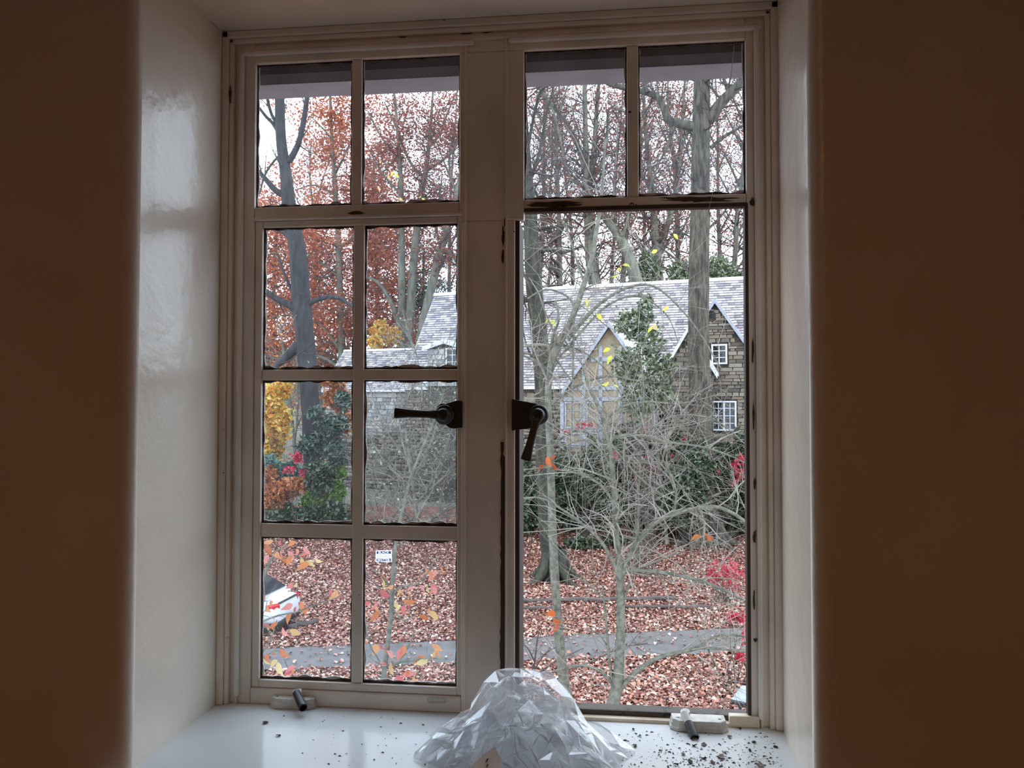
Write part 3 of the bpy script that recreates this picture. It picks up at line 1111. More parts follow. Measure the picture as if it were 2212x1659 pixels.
# the dark tree in the left casement
tree('maple_tree', 'tall dark leaning tree with bare forked limbs seen through the left casement', 34.5,
     [(682, 1140, 50), (678, 1000, 46), (672, 900, 41), (665, 800, 41), (656, 700, 43), (650, 640, 43), (645, 560, 39), (636, 500, 35), (624, 440, 31), (618, 380, 27), (607, 300, 23), (604, 210, 21), (600, 100, 17), (598, 0, 12)],
     [[(624, 350, 16), (645, 310, 13), (658, 250, 12), (664, 200, 11), (668, 120, 8), (672, 40, 5)],
      [(610, 300, 11), (590, 268, 8), (573, 250, 7), (552, 222, 6), (520, 180, 4)],
      [(606, 280, 8), (588, 250, 7), (578, 215, 7), (568, 170, 5)],
      [(622, 425, 17), (596, 412, 14), (572, 385, 11), (550, 362, 9), (520, 340, 6)],
      [(640, 525, 26), (618, 500, 20), (585, 488, 15), (552, 480, 12), (510, 470, 8)],
      [(652, 680, 24), (630, 662, 19), (596, 645, 15), (565, 622, 12), (540, 600, 9)],
      [(658, 660, 14), (690, 646, 11), (720, 641, 9), (745, 650, 8), (770, 672, 6), (790, 700, 4)],
      [(640, 645, 9), (622, 610, 7), (610, 580, 6), (600, 548, 4)],
      [(645, 745, 26), (615, 775, 20), (598, 790, 14), (585, 812, 8)],
      [(608, 330, 5), (576, 370, 5), (560, 420, 3)]],
     MT['bark_dark'], MT['twig_dark'], nsub=60, L=2.0, lvl=2, seed=3, kids=(3, 3, 2), up=.3)

# copper beeches behind
tree('beech_tree', 'copper-leaved beech filling the view behind the dark leaning tree', 52,
     [(742, 960, 20), (740, 800, 18), (735, 650, 15), (730, 500, 13), (722, 380, 10), (715, 250, 7), (710, 120, 4)],
     [[(738, 760, 8), (690, 700, 6), (630, 680, 4), (570, 690, 3)], [(736, 690, 8), (790, 620, 6), (840, 600, 4)], [(733, 600, 8), (680, 560, 5), (600, 545, 3), (560, 560, 2)],
      [(731, 540, 7), (780, 500, 5), (830, 500, 3)], [(724, 420, 6), (680, 400, 4), (640, 410, 2)], [(722, 380, 6), (760, 300, 5), (770, 240, 3)], [(718, 300, 5), (690, 270, 3), (670, 250, 2)],
      [(740, 800, 8), (690, 770, 6), (600, 760, 3)], [(740, 780, 8), (800, 740, 5), (860, 740, 3)], [(732, 580, 7), (700, 600, 5), (650, 590, 3)]],
     MT['bark_grey'], MT['twig_dark'], nsub=130, L=3.0, lvl=2, seed=11, foliage=LEAF['beech'], nleaf=26000, lsize=.135, spread=.5, kids=(3, 3, 2), up=.1, tsub=.3)
tree('beech_tree', 'twin-stemmed grey beech with reddish crown above the low house wing', 48,
     [(872, 800, 24), (869, 690, 20), (868, 560, 17), (867, 490, 15), (866, 400, 12), (860, 300, 8), (850, 180, 5), (845, 80, 3)],
     [[(872, 790, 22), (884, 700, 22), (892, 590, 19), (900, 500, 17), (908, 430, 14), (918, 380, 12), (928, 300, 8), (935, 200, 5), (940, 100, 3)],
      [(866, 715, 14), (852, 670, 12), (838, 640, 10), (818, 612, 8), (795, 600, 6), (770, 602, 4)],
      [(918, 385, 9), (892, 360, 7), (872, 320, 6), (858, 280, 5), (830, 220, 3)], [(925, 320, 7), (950, 290, 6), (968, 240, 4), (985, 200, 3)], [(920, 370, 8), (950, 350, 6), (975, 330, 5), (1000, 290, 3)],
      [(866, 420, 6), (830, 380, 5), (800, 330, 3), (785, 290, 2)], [(864, 350, 6), (820, 290, 4), (795, 240, 3)], [(900, 500, 6), (940, 440, 5), (985, 400, 3)], [(872, 340, 5), (850, 350, 4), (800, 400, 2)]],
     MT['bark_grey'], MT['twig_dark'], nsub=150, L=2.2, lvl=2, seed=12, foliage=LEAF['red_far'], nleaf=12000, lsize=.115, spread=.45, kids=(3, 3, 2), up=.15, tsub=.3)
tree('beech_tree', 'slim orange-leaved beech standing behind the twin grey stems', 55,
     [(826, 900, 14), (822, 760, 12), (815, 640, 10), (812, 520, 8), (808, 420, 5), (806, 330, 3)],
     [[(820, 720, 6), (790, 690, 4), (760, 690, 2)], [(818, 680, 6), (850, 640, 4), (880, 640, 2)], [(814, 580, 5), (790, 550, 4), (770, 540, 2)], [(812, 540, 5), (840, 520, 4), (870, 530, 2)], [(822, 760, 6), (860, 735, 4), (890, 730, 2)], [(812, 500, 5), (800, 460, 3), (790, 420, 2)]],
     MT['bark_grey'], MT['twig_dark'], nsub=90, L=2.2, lvl=2, seed=13, foliage=LEAF['beech'], nleaf=17000, lsize=.14, spread=.5, kids=(3, 3, 2), up=.1, tsub=.4)
tree('beech_tree', 'low spreading copper beech at the left edge of the left casement', 58,
     [(585, 900, 12), (588, 800, 11), (590, 700, 10), (592, 600, 8), (596, 520, 6), (600, 450, 3)],
     [[(588, 780, 6), (640, 750, 4), (700, 760, 3)], [(589, 740, 6), (560, 700, 4), (545, 690, 2)], [(590, 690, 6), (640, 650, 4), (690, 640, 3)], [(592, 620, 5), (560, 590, 4), (545, 580, 2)], [(592, 610, 5), (640, 560, 4), (690, 540, 3)], [(595, 530, 4), (570, 490, 3), (555, 470, 2)], [(595, 540, 4), (640, 500, 3), (670, 490, 2)], [(589, 760, 6), (690, 700, 4), (750, 690, 2)]],
     MT['bark_grey'], MT['twig_dark'], nsub=110, L=2.6, lvl=2, seed=17, foliage=LEAF['beech'], nleaf=17000, lsize=.15, spread=.55, kids=(3, 3, 2), up=.05, tsub=.4)
tree('bare_tree', 'pair of thin stems between golden shrub and dark leaning trunk', 40,
     [(640, 1010, 8), (634, 940, 7), (628, 880, 7), (620, 820, 6), (612, 760, 5), (606, 700, 3)],
     [[(636, 960, 5), (642, 900, 5), (644, 840, 4), (646, 780, 3)], [(626, 870, 4), (600, 830, 3), (590, 790, 2)], [(634, 940, 4), (655, 890, 3), (665, 850, 2)], [(642, 900, 3), (625, 860, 3), (630, 800, 2)]],
     MT['bark_grey'], MT['twig_pale'], nsub=70, L=1.8, lvl=2, seed=18, kids=(3, 3, 2), up=.2, tsub=1, fmin=.1, minr=.012, group='slender bare trees', foliage=LEAF['orange'], nleaf=500, lsize=.12, spread=.3)
tree('leaning_tree', 'pale grey tree leaning right behind the left end of the slate roof', 47,
     [(902, 790, 24), (915, 700, 22), (935, 610, 20), (955, 530, 18), (975, 460, 15), (990, 400, 12), (1010, 320, 8), (1030, 230, 5)],
     [[(960, 540, 12), (985, 560, 10), (1000, 620, 9)], [(940, 600, 7), (970, 540, 5), (1000, 470, 3)], [(965, 490, 7), (950, 440, 5), (955, 380, 3)], [(985, 420, 6), (970, 350, 5), (985, 260, 3)]],
     MT['bark_grey'], MT['twig_dark'], nsub=60, L=2.4, lvl=2, seed=14, kids=(3, 3, 2), foliage=LEAF['red_far'], nleaf=3500, lsize=.1, spread=.3)
tree('conifer_tree', 'dark conifer standing behind the leaning grey tree', 54,
     [(912, 800, 12), (912, 700, 10), (914, 620, 7), (916, 540, 3)],
     [[(912, 740, 4), (950, 730, 2)], [(912, 690, 4), (950, 660, 2)], [(913, 640, 4), (950, 610, 2)], [(912, 760, 4), (885, 740, 2)], [(913, 600, 3), (935, 570, 2)], [(912, 660, 4), (890, 640, 2)]],
     MT['bark_dark'], None, nsub=60, L=1.6, lvl=1, seed=15, foliage=LEAF['conifer'], nleaf=9000, lsize=.10, spread=.35, up=-.1)

# trees seen through the right half
tree('oak_tree', 'thick furrowed trunk in front of the right stone gable, forking high up', 32,
     [(1522, 1150, 56), (1516, 1000, 45), (1511, 850, 45), (1509, 700, 44), (1510, 560, 42), (1512, 460, 41), (1513, 400, 40), (1514, 300, 38), (1515, 240, 36), (1517, 160, 34), (1519, 60, 28), (1520, -60, 20)],
     [[(1508, 275, 24), (1470, 268, 19), (1445, 258, 17), (1432, 230, 15), (1418, 208, 14), (1390, 198, 13), (1350, 190, 12), (1310, 178, 10), (1270, 150, 7)],
      [(1530, 262, 26), (1555, 225, 23), (1585, 195, 21), (1615, 162, 18), (1660, 110, 13)],
      [(1535, 320, 8), (1560, 298, 8), (1590, 280, 6), (1615, 265, 5), (1650, 240, 3)],
      [(1460, 266, 8), (1440, 320, 6), (1420, 360, 4), (1400, 420, 2)], [(1400, 200, 8), (1385, 160, 6), (1375, 100, 3)],
      [(1575, 205, 7), (1560, 160, 5), (1550, 100, 3)], [(1505, 600, 6), (1460, 560, 5), (1420, 530, 3)], [(1525, 500, 6), (1570, 450, 4), (1600, 380, 3)]],
     MT['bark_brown'], MT['twig_dark'], nsub=110, L=2.0, lvl=2, seed=21, kids=(3, 3, 2), up=.25, tsub=.2, sides=16, roots=7)
tree('oak_tree', 'dark mossy trunk leaning behind the grey sapling at the left of the open casement', 27,
     [(1197, 1240, 50), (1182, 1150, 33), (1174, 1050, 29), (1172, 950, 31), (1172, 850, 33), (1168, 760, 37), (1160, 680, 37), (1152, 600, 35), (1148, 520, 33), (1145, 460, 31), (1141, 390, 22), (1136, 300, 15), (1133, 220, 11), (1138, 120, 8)],
     [[(1150, 545, 14), (1185, 540, 10), (1220, 545, 7), (1260, 530, 5)], [(1148, 640, 14), (1128, 650, 11), (1090, 640, 7)], [(1142, 400, 9), (1165, 330, 7), (1180, 250, 5), (1195, 190, 3)], [(1138, 330, 8), (1158, 230, 6), (1175, 190, 5), (1230, 176, 3)],
      [(1146, 500, 9), (1200, 490, 6), (1240, 490, 4)]],
     MT['bark_moss'], MT['twig_dark'], nsub=110, L=2.0, lvl=2, seed=22, kids=(3, 3, 2), up=.15, tsub=.5, sides=14, roots=7)
tree('ash_tree', 'forked grey tree standing straight behind the slate roof ridge', 50,
     [(1290, 640, 30), (1283, 600, 28), (1276, 540, 26), (1273, 470, 24), (1271, 420, 22), (1268, 380, 18), (1265, 300, 12), (1263, 200, 10), (1262, 100, 7)],
     [[(1272, 410, 16), (1258, 345, 13), (1240, 295, 10), (1215, 255, 9), (1180, 210, 7), (1150, 170, 5)],
      [(1278, 380, 14), (1285, 300, 11), (1290, 220, 9), (1296, 150, 6)], [(1274, 400, 10), (1305, 340, 8), (1312, 280, 6), (1316, 235, 6), (1345, 240, 4), (1380, 245, 3)],
      [(1255, 400, 8), (1230, 380, 6), (1210, 300, 6), (1195, 240, 5), (1165, 200, 3)]],
     MT['bark_grey'], MT['twig_dark'], nsub=170, L=2.9, lvl=2, seed=23, kids=(3, 3, 2), up=.3, tsub=.8, fmin=.12, foliage=LEAF['red_far'], nleaf=3000, lsize=.11, spread=.3)
tree('leaning_tree', 'grey trunk leaning left above the middle of the slate roof', 49,
     [(1382, 640, 30), (1368, 585, 27), (1350, 535, 23), (1330, 500, 19), (1308, 472, 16), (1285, 440, 12), (1260, 390, 7)],
     [[(1345, 525, 8), (1355, 470, 6), (1370, 420, 4)], [(1320, 488, 7), (1325, 420, 5), (1330, 350, 4), (1335, 270, 2)]],
     MT['bark_grey'], MT['twig_dark'], nsub=60, L=2.2, lvl=2, seed=24, kids=(3, 3, 2), up=.3, foliage=LEAF['red_far'], nleaf=1200, lsize=.1, spread=.3)
tree('ash_tree', 'green-barked tree forking in a V behind the slate roof', 52,
     [(1424, 650, 26), (1420, 590, 24), (1418, 550, 22), (1416, 510, 18), (1412, 460, 15), (1406, 390, 12), (1396, 300, 9), (1390, 200, 6), (1388, 100, 4)],
     [[(1420, 560, 16), (1434, 510, 14), (1446, 470, 13), (1458, 420, 11), (1468, 350, 9), (1474, 260, 7), (1480, 160, 5)], [(1466, 370, 6), (1450, 300, 5), (1440, 200, 3)], [(1408, 420, 6), (1380, 360, 5), (1360, 300, 3)],
      [(1470, 330, 6), (1492, 260, 4)]],
     MT['bark_grey'], MT['twig_dark'], nsub=180, L=2.9, lvl=2, seed=25, kids=(3, 3, 2), up=.3, tsub=.8, fmin=.12, foliage=LEAF['red_far'], nleaf=5000, lsize=.11, spread=.35)
for i, (x, y0, wd, top, lean, lb) in enumerate(((1212, 640, 14, 120, -10, 'slender bare tree rising between the dark trunk and the forked ash'), (1345, 640, 12, 110, 16, 'slender bare tree rising between forked ash and V-shaped ash'),
                                     (1580, 640, 13, 120, 22, 'slender bare tree rising right of the thick furrowed trunk'), (1470, 650, 12, 120, -14, 'slender bare tree rising just left of the thick furrowed trunk'),
                                     (960, 800, 11, 130, 14, 'slender bare tree rising behind the mullion side of the left window'), (1610, 640, 16, 60, 6, 'bare tree at the right jamb behind the slate roof'),
                                     (690, 820, 12, 300, -10, 'slender bare tree behind the dark leaning tree'), (1165, 640, 12, 90, 8, 'slender bare tree beside the dark mossy trunk, behind the roof'),
                                     (1240, 640, 9, 160, -16, 'thin bare tree left of the forked ash, seen over the slate ridge'), (1320, 640, 9, 150, 12, 'thin bare tree close right of the forked ash, seen over the slate ridge'), (1395, 640, 9, 140, -8, 'thin bare tree close left of the V-shaped ash'),
                                     (1490, 640, 9, 130, 10, 'thin bare tree half hidden by the thick furrowed trunk'), (1555, 640, 10, 110, -6, 'thin bare tree close right of the thick furrowed trunk'), (1185, 640, 8, 200, 6, 'thin bare tree in the gap beside the dark mossy trunk'))):
    R = random.Random(100 + i)
    k = lambda f: (x + lean * f * 2 + R.uniform(-4, 4), y0 + (top - y0) * f, wd * (1 - .8 * f))
    tree('bare_tree', lb, 56 + i * 1.5, [k(j / 6) for j in range(7)],
         [[(lambda f0, s, q: (x + lean * f0 * 2 + s * q * 60, y0 + (top - y0) * (f0 + q * .22), wd * .45 * (1 - .7 * q)))(f0, s, q / 3) for q in range(4)] for f0, s in ((.25, 1), (.35, -1), (.5, .8), (.6, -.9), (.7, .6))],
         MT['bark_grey'], MT['twig_dark'], nsub=150, L=2.8, lvl=2, seed=120 + i, kids=(3, 3, 3), up=.35, tsub=1.2, fmin=.12, group='slender bare trees', foliage=LEAF['red_far'], nleaf=2600, lsize=.12, spread=.4)


# far woods beyond the house: nobody could count these
rs_ = np.random.default_rng(77)
n = 26000
fy = rs_.uniform(78, 100, n)
fx = rs_.uniform(-75, 70, n)
hh_ = 3.4 + 1.8 * np.sin(fx * .31) + 1.2 * np.sin(fx * .83 + 1) + .8 * np.sin(fx * 2.1)
P = np.stack([fx, fy, ground_z(fy) + hh_ * rs_.random(n) ** .8], 1)
V, F = leaf_cloud(P, .42, rs_, flat=.2)
np_mesh('far_foliage', V, F, LEAF['greygreen'], label='pale grey-green woods far off on the hillside', cat='woods', kind='stuff')


# ---------------------------------------------------------------- shrubs
def shrub(name, label, blobs, Y, foliage, nleaf, lsize, seed, group=None, cat='shrub', stems=6, flat=.2, elong=1.8, stemmat=None, depth=.8):
    """blobs: (px, py, rx px, ry px) clumps of leaves"""
    rs = np.random.default_rng(seed)
    R = random.Random(seed)
    bx = sum(b[0] for b in blobs) / len(blobs)
    by = max(b[1] + b[3] for b in blobs)
    base = at(bx, by, Y)
    base.z = float(ground_z(Y))
    root = empty(name, base, label=label, cat=cat, group=group)
    tot = sum(b[2] * b[3] for b in blobs)
    Ps = []
    out = []
    for b in blobs:
        n = int(nleaf * b[2] * b[3] / tot)
        c = at(b[0], b[1], Y + rs.uniform(-.5, .5)) - base
        s = Y / FPX
        u = rs.normal(size=(n, 3))
        u /= np.linalg.norm(u, axis=1)[:, None]
        rad = rs.uniform(.25, 1, (n, 1)) ** .45
        # lumpy outline
        lump = 1 + .28 * np.sin(u[:, 0:1] * 5 + seed) * np.sin(u[:, 2:3] * 6 + seed * 2) + .15 * np.sin(u[:, 0:1] * 13 + u[:, 2:3] * 11)
        Ps.append(np.array(c)[None] + u * rad * lump * np.array([[b[2] * s, min(b[2], b[3]) * s * depth, b[3] * s]]))
        for q in range(stems):
            tgt = Vector(c) + Vector((R.uniform(-1, 1) * b[2] * s * .7, R.uniform(-.3, .3), R.uniform(-.4, .7) * b[3] * s))
            st = Vector((R.uniform(-.2, .2), R.uniform(-.2, .2), -.05))
            mid = st.lerp(tgt, .55) + Vector((R.uniform(-.15, .15), R.uniform(-.1, .1), .15))
            out.append(([st + Vector((R.uniform(-.4, .4), R.uniform(-.2, .2), 0)), mid + Vector((R.uniform(-.3, .3), 0, 0)), tgt], [.012, .009, .004]))
    V, F = leaf_cloud(np.concatenate(Ps), lsize, rs, flat=flat, elong=elong)
    o = np_mesh('foliage', V, F, foliage, root, kind='stuff')
    if out:
        V, F = batch_tubes(out, 5)
        np_mesh('stems', V, F, stemmat or MT['twig_dark'], root, kind='stuff')
    return root


rh = 'rhododendrons in front of the house'
shrub('rhododendron', 'dark rhododendron under the timbered bay, behind the grey saplings', [(1230, 1060, 60, 80), (1290, 1030, 50, 70), (1260, 1110, 60, 40)], 32.4, LEAF['rhodo'], 8500, .12, 31, rh)
shrub('rhododendron', 'wide dark rhododendron in the middle below the small gable', [(1370, 1030, 70, 90), (1430, 1000, 60, 70), (1400, 1090, 80, 50), (1350, 960, 40, 50)], 32.8, LEAF['rhodo'], 12000, .12, 32, rh)
shrub('rhododendron', 'dark rhododendron between the thick furrowed trunk and the right jamb', [(1560, 1060, 50, 90), (1600, 1020, 40, 80), (1580, 1110, 50, 40)], 32.6, LEAF['rhodo'], 9000, .12, 33, rh)
shrub('rhododendron', 'dark rhododendron close in front of the thick furrowed trunk', [(1480, 1070, 50, 70), (1500, 1020, 40, 60)], 31.2, LEAF['rhodo'], 5500, .12, 34, rh)
shrub('rhododendron', 'dark rhododendron left of the mossy trunk at the opening edge', [(1120, 1060, 50, 80), (1150, 1110, 40, 40)], 32.2, LEAF['rhodo'], 5000, .12, 35, rh)
shrub('holly_bush', 'tall glossy green holly in front of the slate roof', [(1395, 670, 20, 40), (1360, 700, 36, 34), (1405, 740, 34, 40), (1390, 800, 44, 44), (1350, 790, 30, 40), (1420, 850, 40, 40), (1440, 790, 20, 30), (1380, 870, 40, 36)], 27.5, LEAF['holly'], 3800, .10, 36, cat='holly', stems=3)
shrub('ivy_patch', 'low green ivy patch on the leaves below the timbered bay', [(1262, 1178, 44, 18), (1330, 1165, 30, 12)], 30.6, LEAF['rhodo'], 1500, .10, 37, cat='ivy', stems=0)
shrub('conifer_shrub', 'drooping blue-green conifer branches around the dark leaning trunk', [(682, 893, 22, 16), (722, 915, 34, 22), (700, 948, 40, 18), (728, 985, 30, 24), (662, 968, 24, 16), (740, 865, 18, 22)], 33.3, LEAF['conifer'], 2600, .12, 38, cat='conifer', elong=2.6)
shrub('golden_shrub', 'golden yellow shrub at the left edge of the left casement', [(580, 870, 24, 40), (600, 910, 30, 44), (585, 960, 30, 36), (610, 840, 18, 22)], 33.5, LEAF['yellow'], 2600, .15, 39)
shrub('orange_shrub', 'orange-brown shrub spreading low in the left casement', [(600, 1060, 50, 26), (640, 1045, 40, 16), (590, 1100, 44, 26), (575, 1020, 26, 20)], 32.3, LEAF['orange'], 3200, .13, 40)
shrub('blue_green_shrub', 'blue-green feathery shrub behind the orange-brown shrub', [(590, 1025, 40, 22), (620, 1015, 34, 18), (575, 1000, 24, 16)], 33, LEAF['teal'], 2600, .11, 41, elong=2.4)
shrub('green_shrub', 'bright green shrub at the foot of the dark leaning tree', [(695, 1090, 30, 26), (670, 1085, 22, 22), (730, 1060, 16, 30), (735, 1020, 12, 16)], 32.8, LEAF['green'], 2400, .13, 42)
shrub('rhododendron', 'dark evergreen mass low down behind the bright green shrub', [(640, 1130, 80, 36), (690, 1030, 34, 34), (720, 1120, 40, 34), (600, 1150, 50, 22)], 32, LEAF['rhodo'], 8000, .12, 43, rh)
shrub('grey_green_shrub', 'pale grey-green far shrubs at the foot of the copper beech', [(590, 770, 40, 40), (720, 770, 50, 36), (650, 800, 60, 30), (760, 800, 40, 30)], 60, LEAF['greygreen'], 5000, .17, 44)
shrub('orange_shrub', 'orange shrub below the copper beech beside the low house wing', [(730, 860, 34, 26), (745, 910, 20, 30), (720, 820, 30, 20)], 36, LEAF['orange'], 2400, .12, 45)
shrub('yellow_green_shrub', 'yellow and green shrub just above the low wing ridge', [(822, 715, 24, 26), (850, 725, 20, 20), (810, 740, 20, 16)], 47, LEAF['yellow'], 1300, .15, 46)
shrub('evergreen_shrub', 'dark green evergreen tuft behind the ridge left of the V-shaped ash', [(1400, 590, 34, 26), (1375, 610, 24, 16), (1395, 560, 14, 24)], 50, LEAF['holly'], 1800, .13, 47)
shrub('evergreen_shrub', 'dark green evergreen tuft behind the ridge beside the furrowed trunk', [(1470, 590, 28, 28), (1555, 585, 30, 34), (1590, 605, 24, 20)], 50, LEAF['holly'], 2600, .13, 48)
cr = 'crimson-leaved shrubs'
shrub('crimson_shrub', 'sparse crimson shrub in front of the middle rhododendron', [(1398, 1010, 16, 34), (1380, 1035, 14, 16), (1410, 1020, 14, 16), (1330, 985, 6, 10), (1390, 930, 6, 10), (1450, 990, 10, 10), (1480, 950, 5, 7)], 31.3, LEAF['crimson'], 200, .13, 51, cr, stems=2, depth=.6)
shrub('crimson_shrub', 'crimson shrub against the right jamb at half height', [(1600, 1010, 16, 30), (1590, 1045, 18, 10), (1495, 1020, 7, 12), (1512, 1040, 5, 8), (1555, 1018, 5, 6)], 31.3, LEAF['crimson'], 170, .13, 52, cr, stems=2, depth=.6)
shrub('crimson_shrub', 'crimson and pink shrub low over the leaves at the right jamb', [(1560, 1225, 30, 18), (1590, 1240, 24, 22), (1540, 1245, 18, 14), (1575, 1265, 26, 12)], 25, LEAF['crimson'], 300, .09, 53, cr, stems=5, depth=.6)
shrub('crimson_shrub', 'small crimson twigs at the right jamb above the driveway', [(1606, 1335, 10, 14), (1585, 1330, 12, 8), (1612, 1375, 6, 20), (1600, 1420, 10, 8)], 18, LEAF['crimson'], 150, .09, 54, cr, stems=3, depth=.6)
shrub('crimson_shrub', 'thin crimson sprays in front of the timbered bay window', [(1225, 935, 12, 6), (1255, 920, 14, 8), (1280, 918, 10, 5), (1322, 980, 5, 12)], 31, LEAF['crimson'], 70, .12, 55, cr, stems=2, depth=.6)
shrub('crimson_shrub', 'crimson tuft beside the dark trunk in the left casement', [(642, 990, 14, 12), (625, 1015, 14, 8), (655, 1020, 8, 8)], 31.8, LEAF['crimson'], 150, .13, 56, cr, stems=2, depth=.6)

# ---------------------------------------------------------------- near saplings: traced stems, wandering twigs, single leaves
lm = MB()
pr = [(0, 0), (.10, .11), (.28, .22), (.5, .235), (.76, .12), (1, 0)]
lv_, lf_ = [], []
for i, (t_, h_) in enumerate(pr):
    z = .10 * math.sin(t_ * PI) - .12 * t_ * t_
    lv_ += [(t_, h_, z + .07 * h_ / .27), (t_, 0, z), (t_, -h_, z + .07 * h_ / .27)]
for i in range(len(pr) - 1):
    a = i * 3
    lf_ += [(a, a + 1, a + 4, a + 3), (a + 1, a + 2, a + 5, a + 4)]
LM = {}
for key in ('near_pink', 'near_orange', 'near_yellow', 'near_green', 'near_rust'):
    me = bpy.data.meshes.new('leaf_' + key)
    me.from_pydata(lv_, [], lf_)
    me.polygons.foreach_set('use_smooth', [True] * len(me.polygons))
    me.materials.append(LEAF[key])
    LM[key] = me


def hang_leaf(root, px, py, Y, size_px, key, R, ang=None):
    p = at(px, py, Y) - root.location
    o = bpy.data.objects.new('leaf', LM[key])
    COL.objects.link(o)
    o.parent = root
    s = size_px * Y / FPX
    o.location = p
    s *= 1.15
    o.scale = (s, s * R.uniform(.8, 1.1), s)
    a = ang if ang is not None else R.uniform(-2.6, -.5)
    o.rotation_euler = (R.uniform(.7, 2.2), -a if False else R.uniform(.2, 1.2), R.uniform(0, 6.28))
    return o


tw = dict(cat='sapling')
sapA = tree('sapling', 'grey sapling with kinked knotted stem rising left in the bare opening', 7.5,
            [(1224, 1510, 26), (1212, 1420, 22), (1202, 1300, 20), (1195, 1180, 18), (1191, 1060, 17), (1188, 960, 16), (1184, 870, 15), (1186, 815, 15), (1194, 775, 17), (1206, 742, 20), (1224, 712, 13), (1243, 668, 13), (1262, 612, 12), (1278, 560, 11), (1288, 500, 10), (1296, 450, 8), (1302, 390, 6), (1308, 300, 4)],
            [[(1188, 800, 8), (1189, 770, 7), (1195, 725, 6), (1207, 690, 5), (1200, 650, 3)], [(1186, 830, 9), (1168, 790, 7), (1135, 770, 6), (1100, 768, 4)], [(1198, 752, 6), (1165, 744, 6), (1128, 750, 5), (1100, 755, 3)],
             [(1226, 735, 9), (1262, 690, 8), (1310, 645, 7), (1370, 617, 6), (1420, 622, 5), (1475, 672, 4), (1518, 730, 3), (1560, 800, 2)],
             [(1220, 760, 6), (1270, 700, 5), (1320, 655, 5), (1380, 640, 4), (1440, 680, 3), (1465, 740, 2)],
             [(1190, 965, 6), (1215, 945, 5), (1245, 930, 5), (1275, 938, 4), (1310, 960, 3)], [(1184, 880, 7), (1220, 850, 6), (1265, 825, 5), (1320, 812, 5), (1380, 822, 4), (1440, 800, 3), (1500, 790, 2)],
             [(1243, 668, 6), (1225, 640, 5), (1180, 625, 4), (1140, 645, 3)], [(1262, 612, 6), (1245, 560, 4), (1225, 500, 3), (1210, 470, 2)], [(1190, 1010, 5), (1160, 1012, 4), (1125, 1016, 3)],
             [(1240, 676, 5), (1238, 780, 5), (1236, 900, 4), (1230, 1000, 3)], [(1192, 1085, 5), (1160, 1075, 4), (1120, 1078, 3)], [(1206, 742, 6), (1260, 760, 4), (1310, 800, 3), (1345, 860, 2)]],
            MT['bark_young'], MT['twig_pale'], nsub=170, L=.85, lvl=2, seed=61, kids=(3, 3, 2), up=.05, tsub=.35, twr=.3, minr=.003, wig=.3, **tw)
sapB = tree('sapling', 'grey sapling with forked arching limbs in the middle of the bare opening', 7.0,
            [(1318, 1540, 30), (1332, 1485, 25), (1339, 1400, 20), (1341, 1310, 18), (1339, 1240, 18), (1333, 1170, 12), (1327, 1080, 12), (1322, 1000, 11), (1315, 955, 10), (1304, 910, 9), (1288, 868, 8), (1270, 832, 6), (1258, 790, 4)],
            [[(1342, 1245, 15), (1364, 1192, 13), (1400, 1142, 12), (1440, 1115, 12), (1500, 1100, 10), (1550, 1096, 9), (1590, 1113, 8), (1640, 1150, 6)],
             [(1340, 1240, 10), (1365, 1232, 9), (1440, 1238, 8), (1520, 1257, 7), (1575, 1280, 6), (1640, 1310, 4)], [(1376, 1232, 4), (1378, 1150, 5), (1380, 1050, 4), (1385, 950, 4), (1390, 850, 3), (1386, 780, 2)],
             [(1328, 1505, 12), (1355, 1470, 11), (1385, 1442, 10), (1430, 1418, 9), (1505, 1400, 8), (1530, 1381, 5), (1570, 1371, 5), (1620, 1378, 4), (1660, 1390, 3)], [(1505, 1400, 6), (1560, 1402, 5), (1640, 1412, 4)], [(1530, 1403, 4), (1540, 1425, 4), (1560, 1460, 3), (1578, 1492, 2)],
             [(1324, 1478, 9), (1300, 1452, 7), (1275, 1440, 6), (1240, 1438, 5), (1200, 1448, 3)], [(1322, 1470, 7), (1314, 1400, 6), (1306, 1310, 5), (1300, 1260, 3)], [(1338, 1250, 11), (1320, 1205, 9), (1290, 1160, 7), (1240, 1118, 6), (1200, 1092, 4)],
             [(1315, 948, 8), (1350, 940, 7), (1385, 942, 6), (1440, 955, 5), (1520, 966, 4), (1590, 990, 3), (1640, 1020, 2)], [(1322, 1010, 7), (1295, 970, 5), (1260, 950, 4), (1215, 965, 3)], [(1328, 1090, 7), (1300, 1050, 6), (1255, 1025, 5), (1205, 1015, 4)],
             [(1455, 1108, 6), (1460, 1060, 5), (1440, 1000, 4), (1445, 960, 2)], [(1316, 956, 7), (1345, 990, 5), (1390, 1040, 4), (1450, 1080, 3), (1540, 1130, 2)], [(1370, 942, 5), (1410, 985, 4), (1470, 1050, 4), (1530, 1150, 3), (1560, 1180, 2)],
             [(1306, 912, 6), (1340, 880, 5), (1400, 868, 4), (1470, 872, 3), (1560, 850, 2)], [(1306, 1300, 4), (1270, 1260, 3), (1230, 1240, 2)], [(1314, 1400, 4), (1290, 1365, 3), (1270, 1375, 2)], [(1335, 1330, 5), (1360, 1260, 4), (1372, 1180, 3), (1376, 1120, 2)], [(1390, 942, 4), (1450, 900, 4), (1540, 905, 3), (1610, 960, 2)]],
            MT['bark_young'], MT['twig_pale'], nsub=300, L=.75, lvl=2, seed=62, kids=(3, 3, 2), up=.0, tsub=.3, twr=.42, minr=.003, wig=.3, **tw)
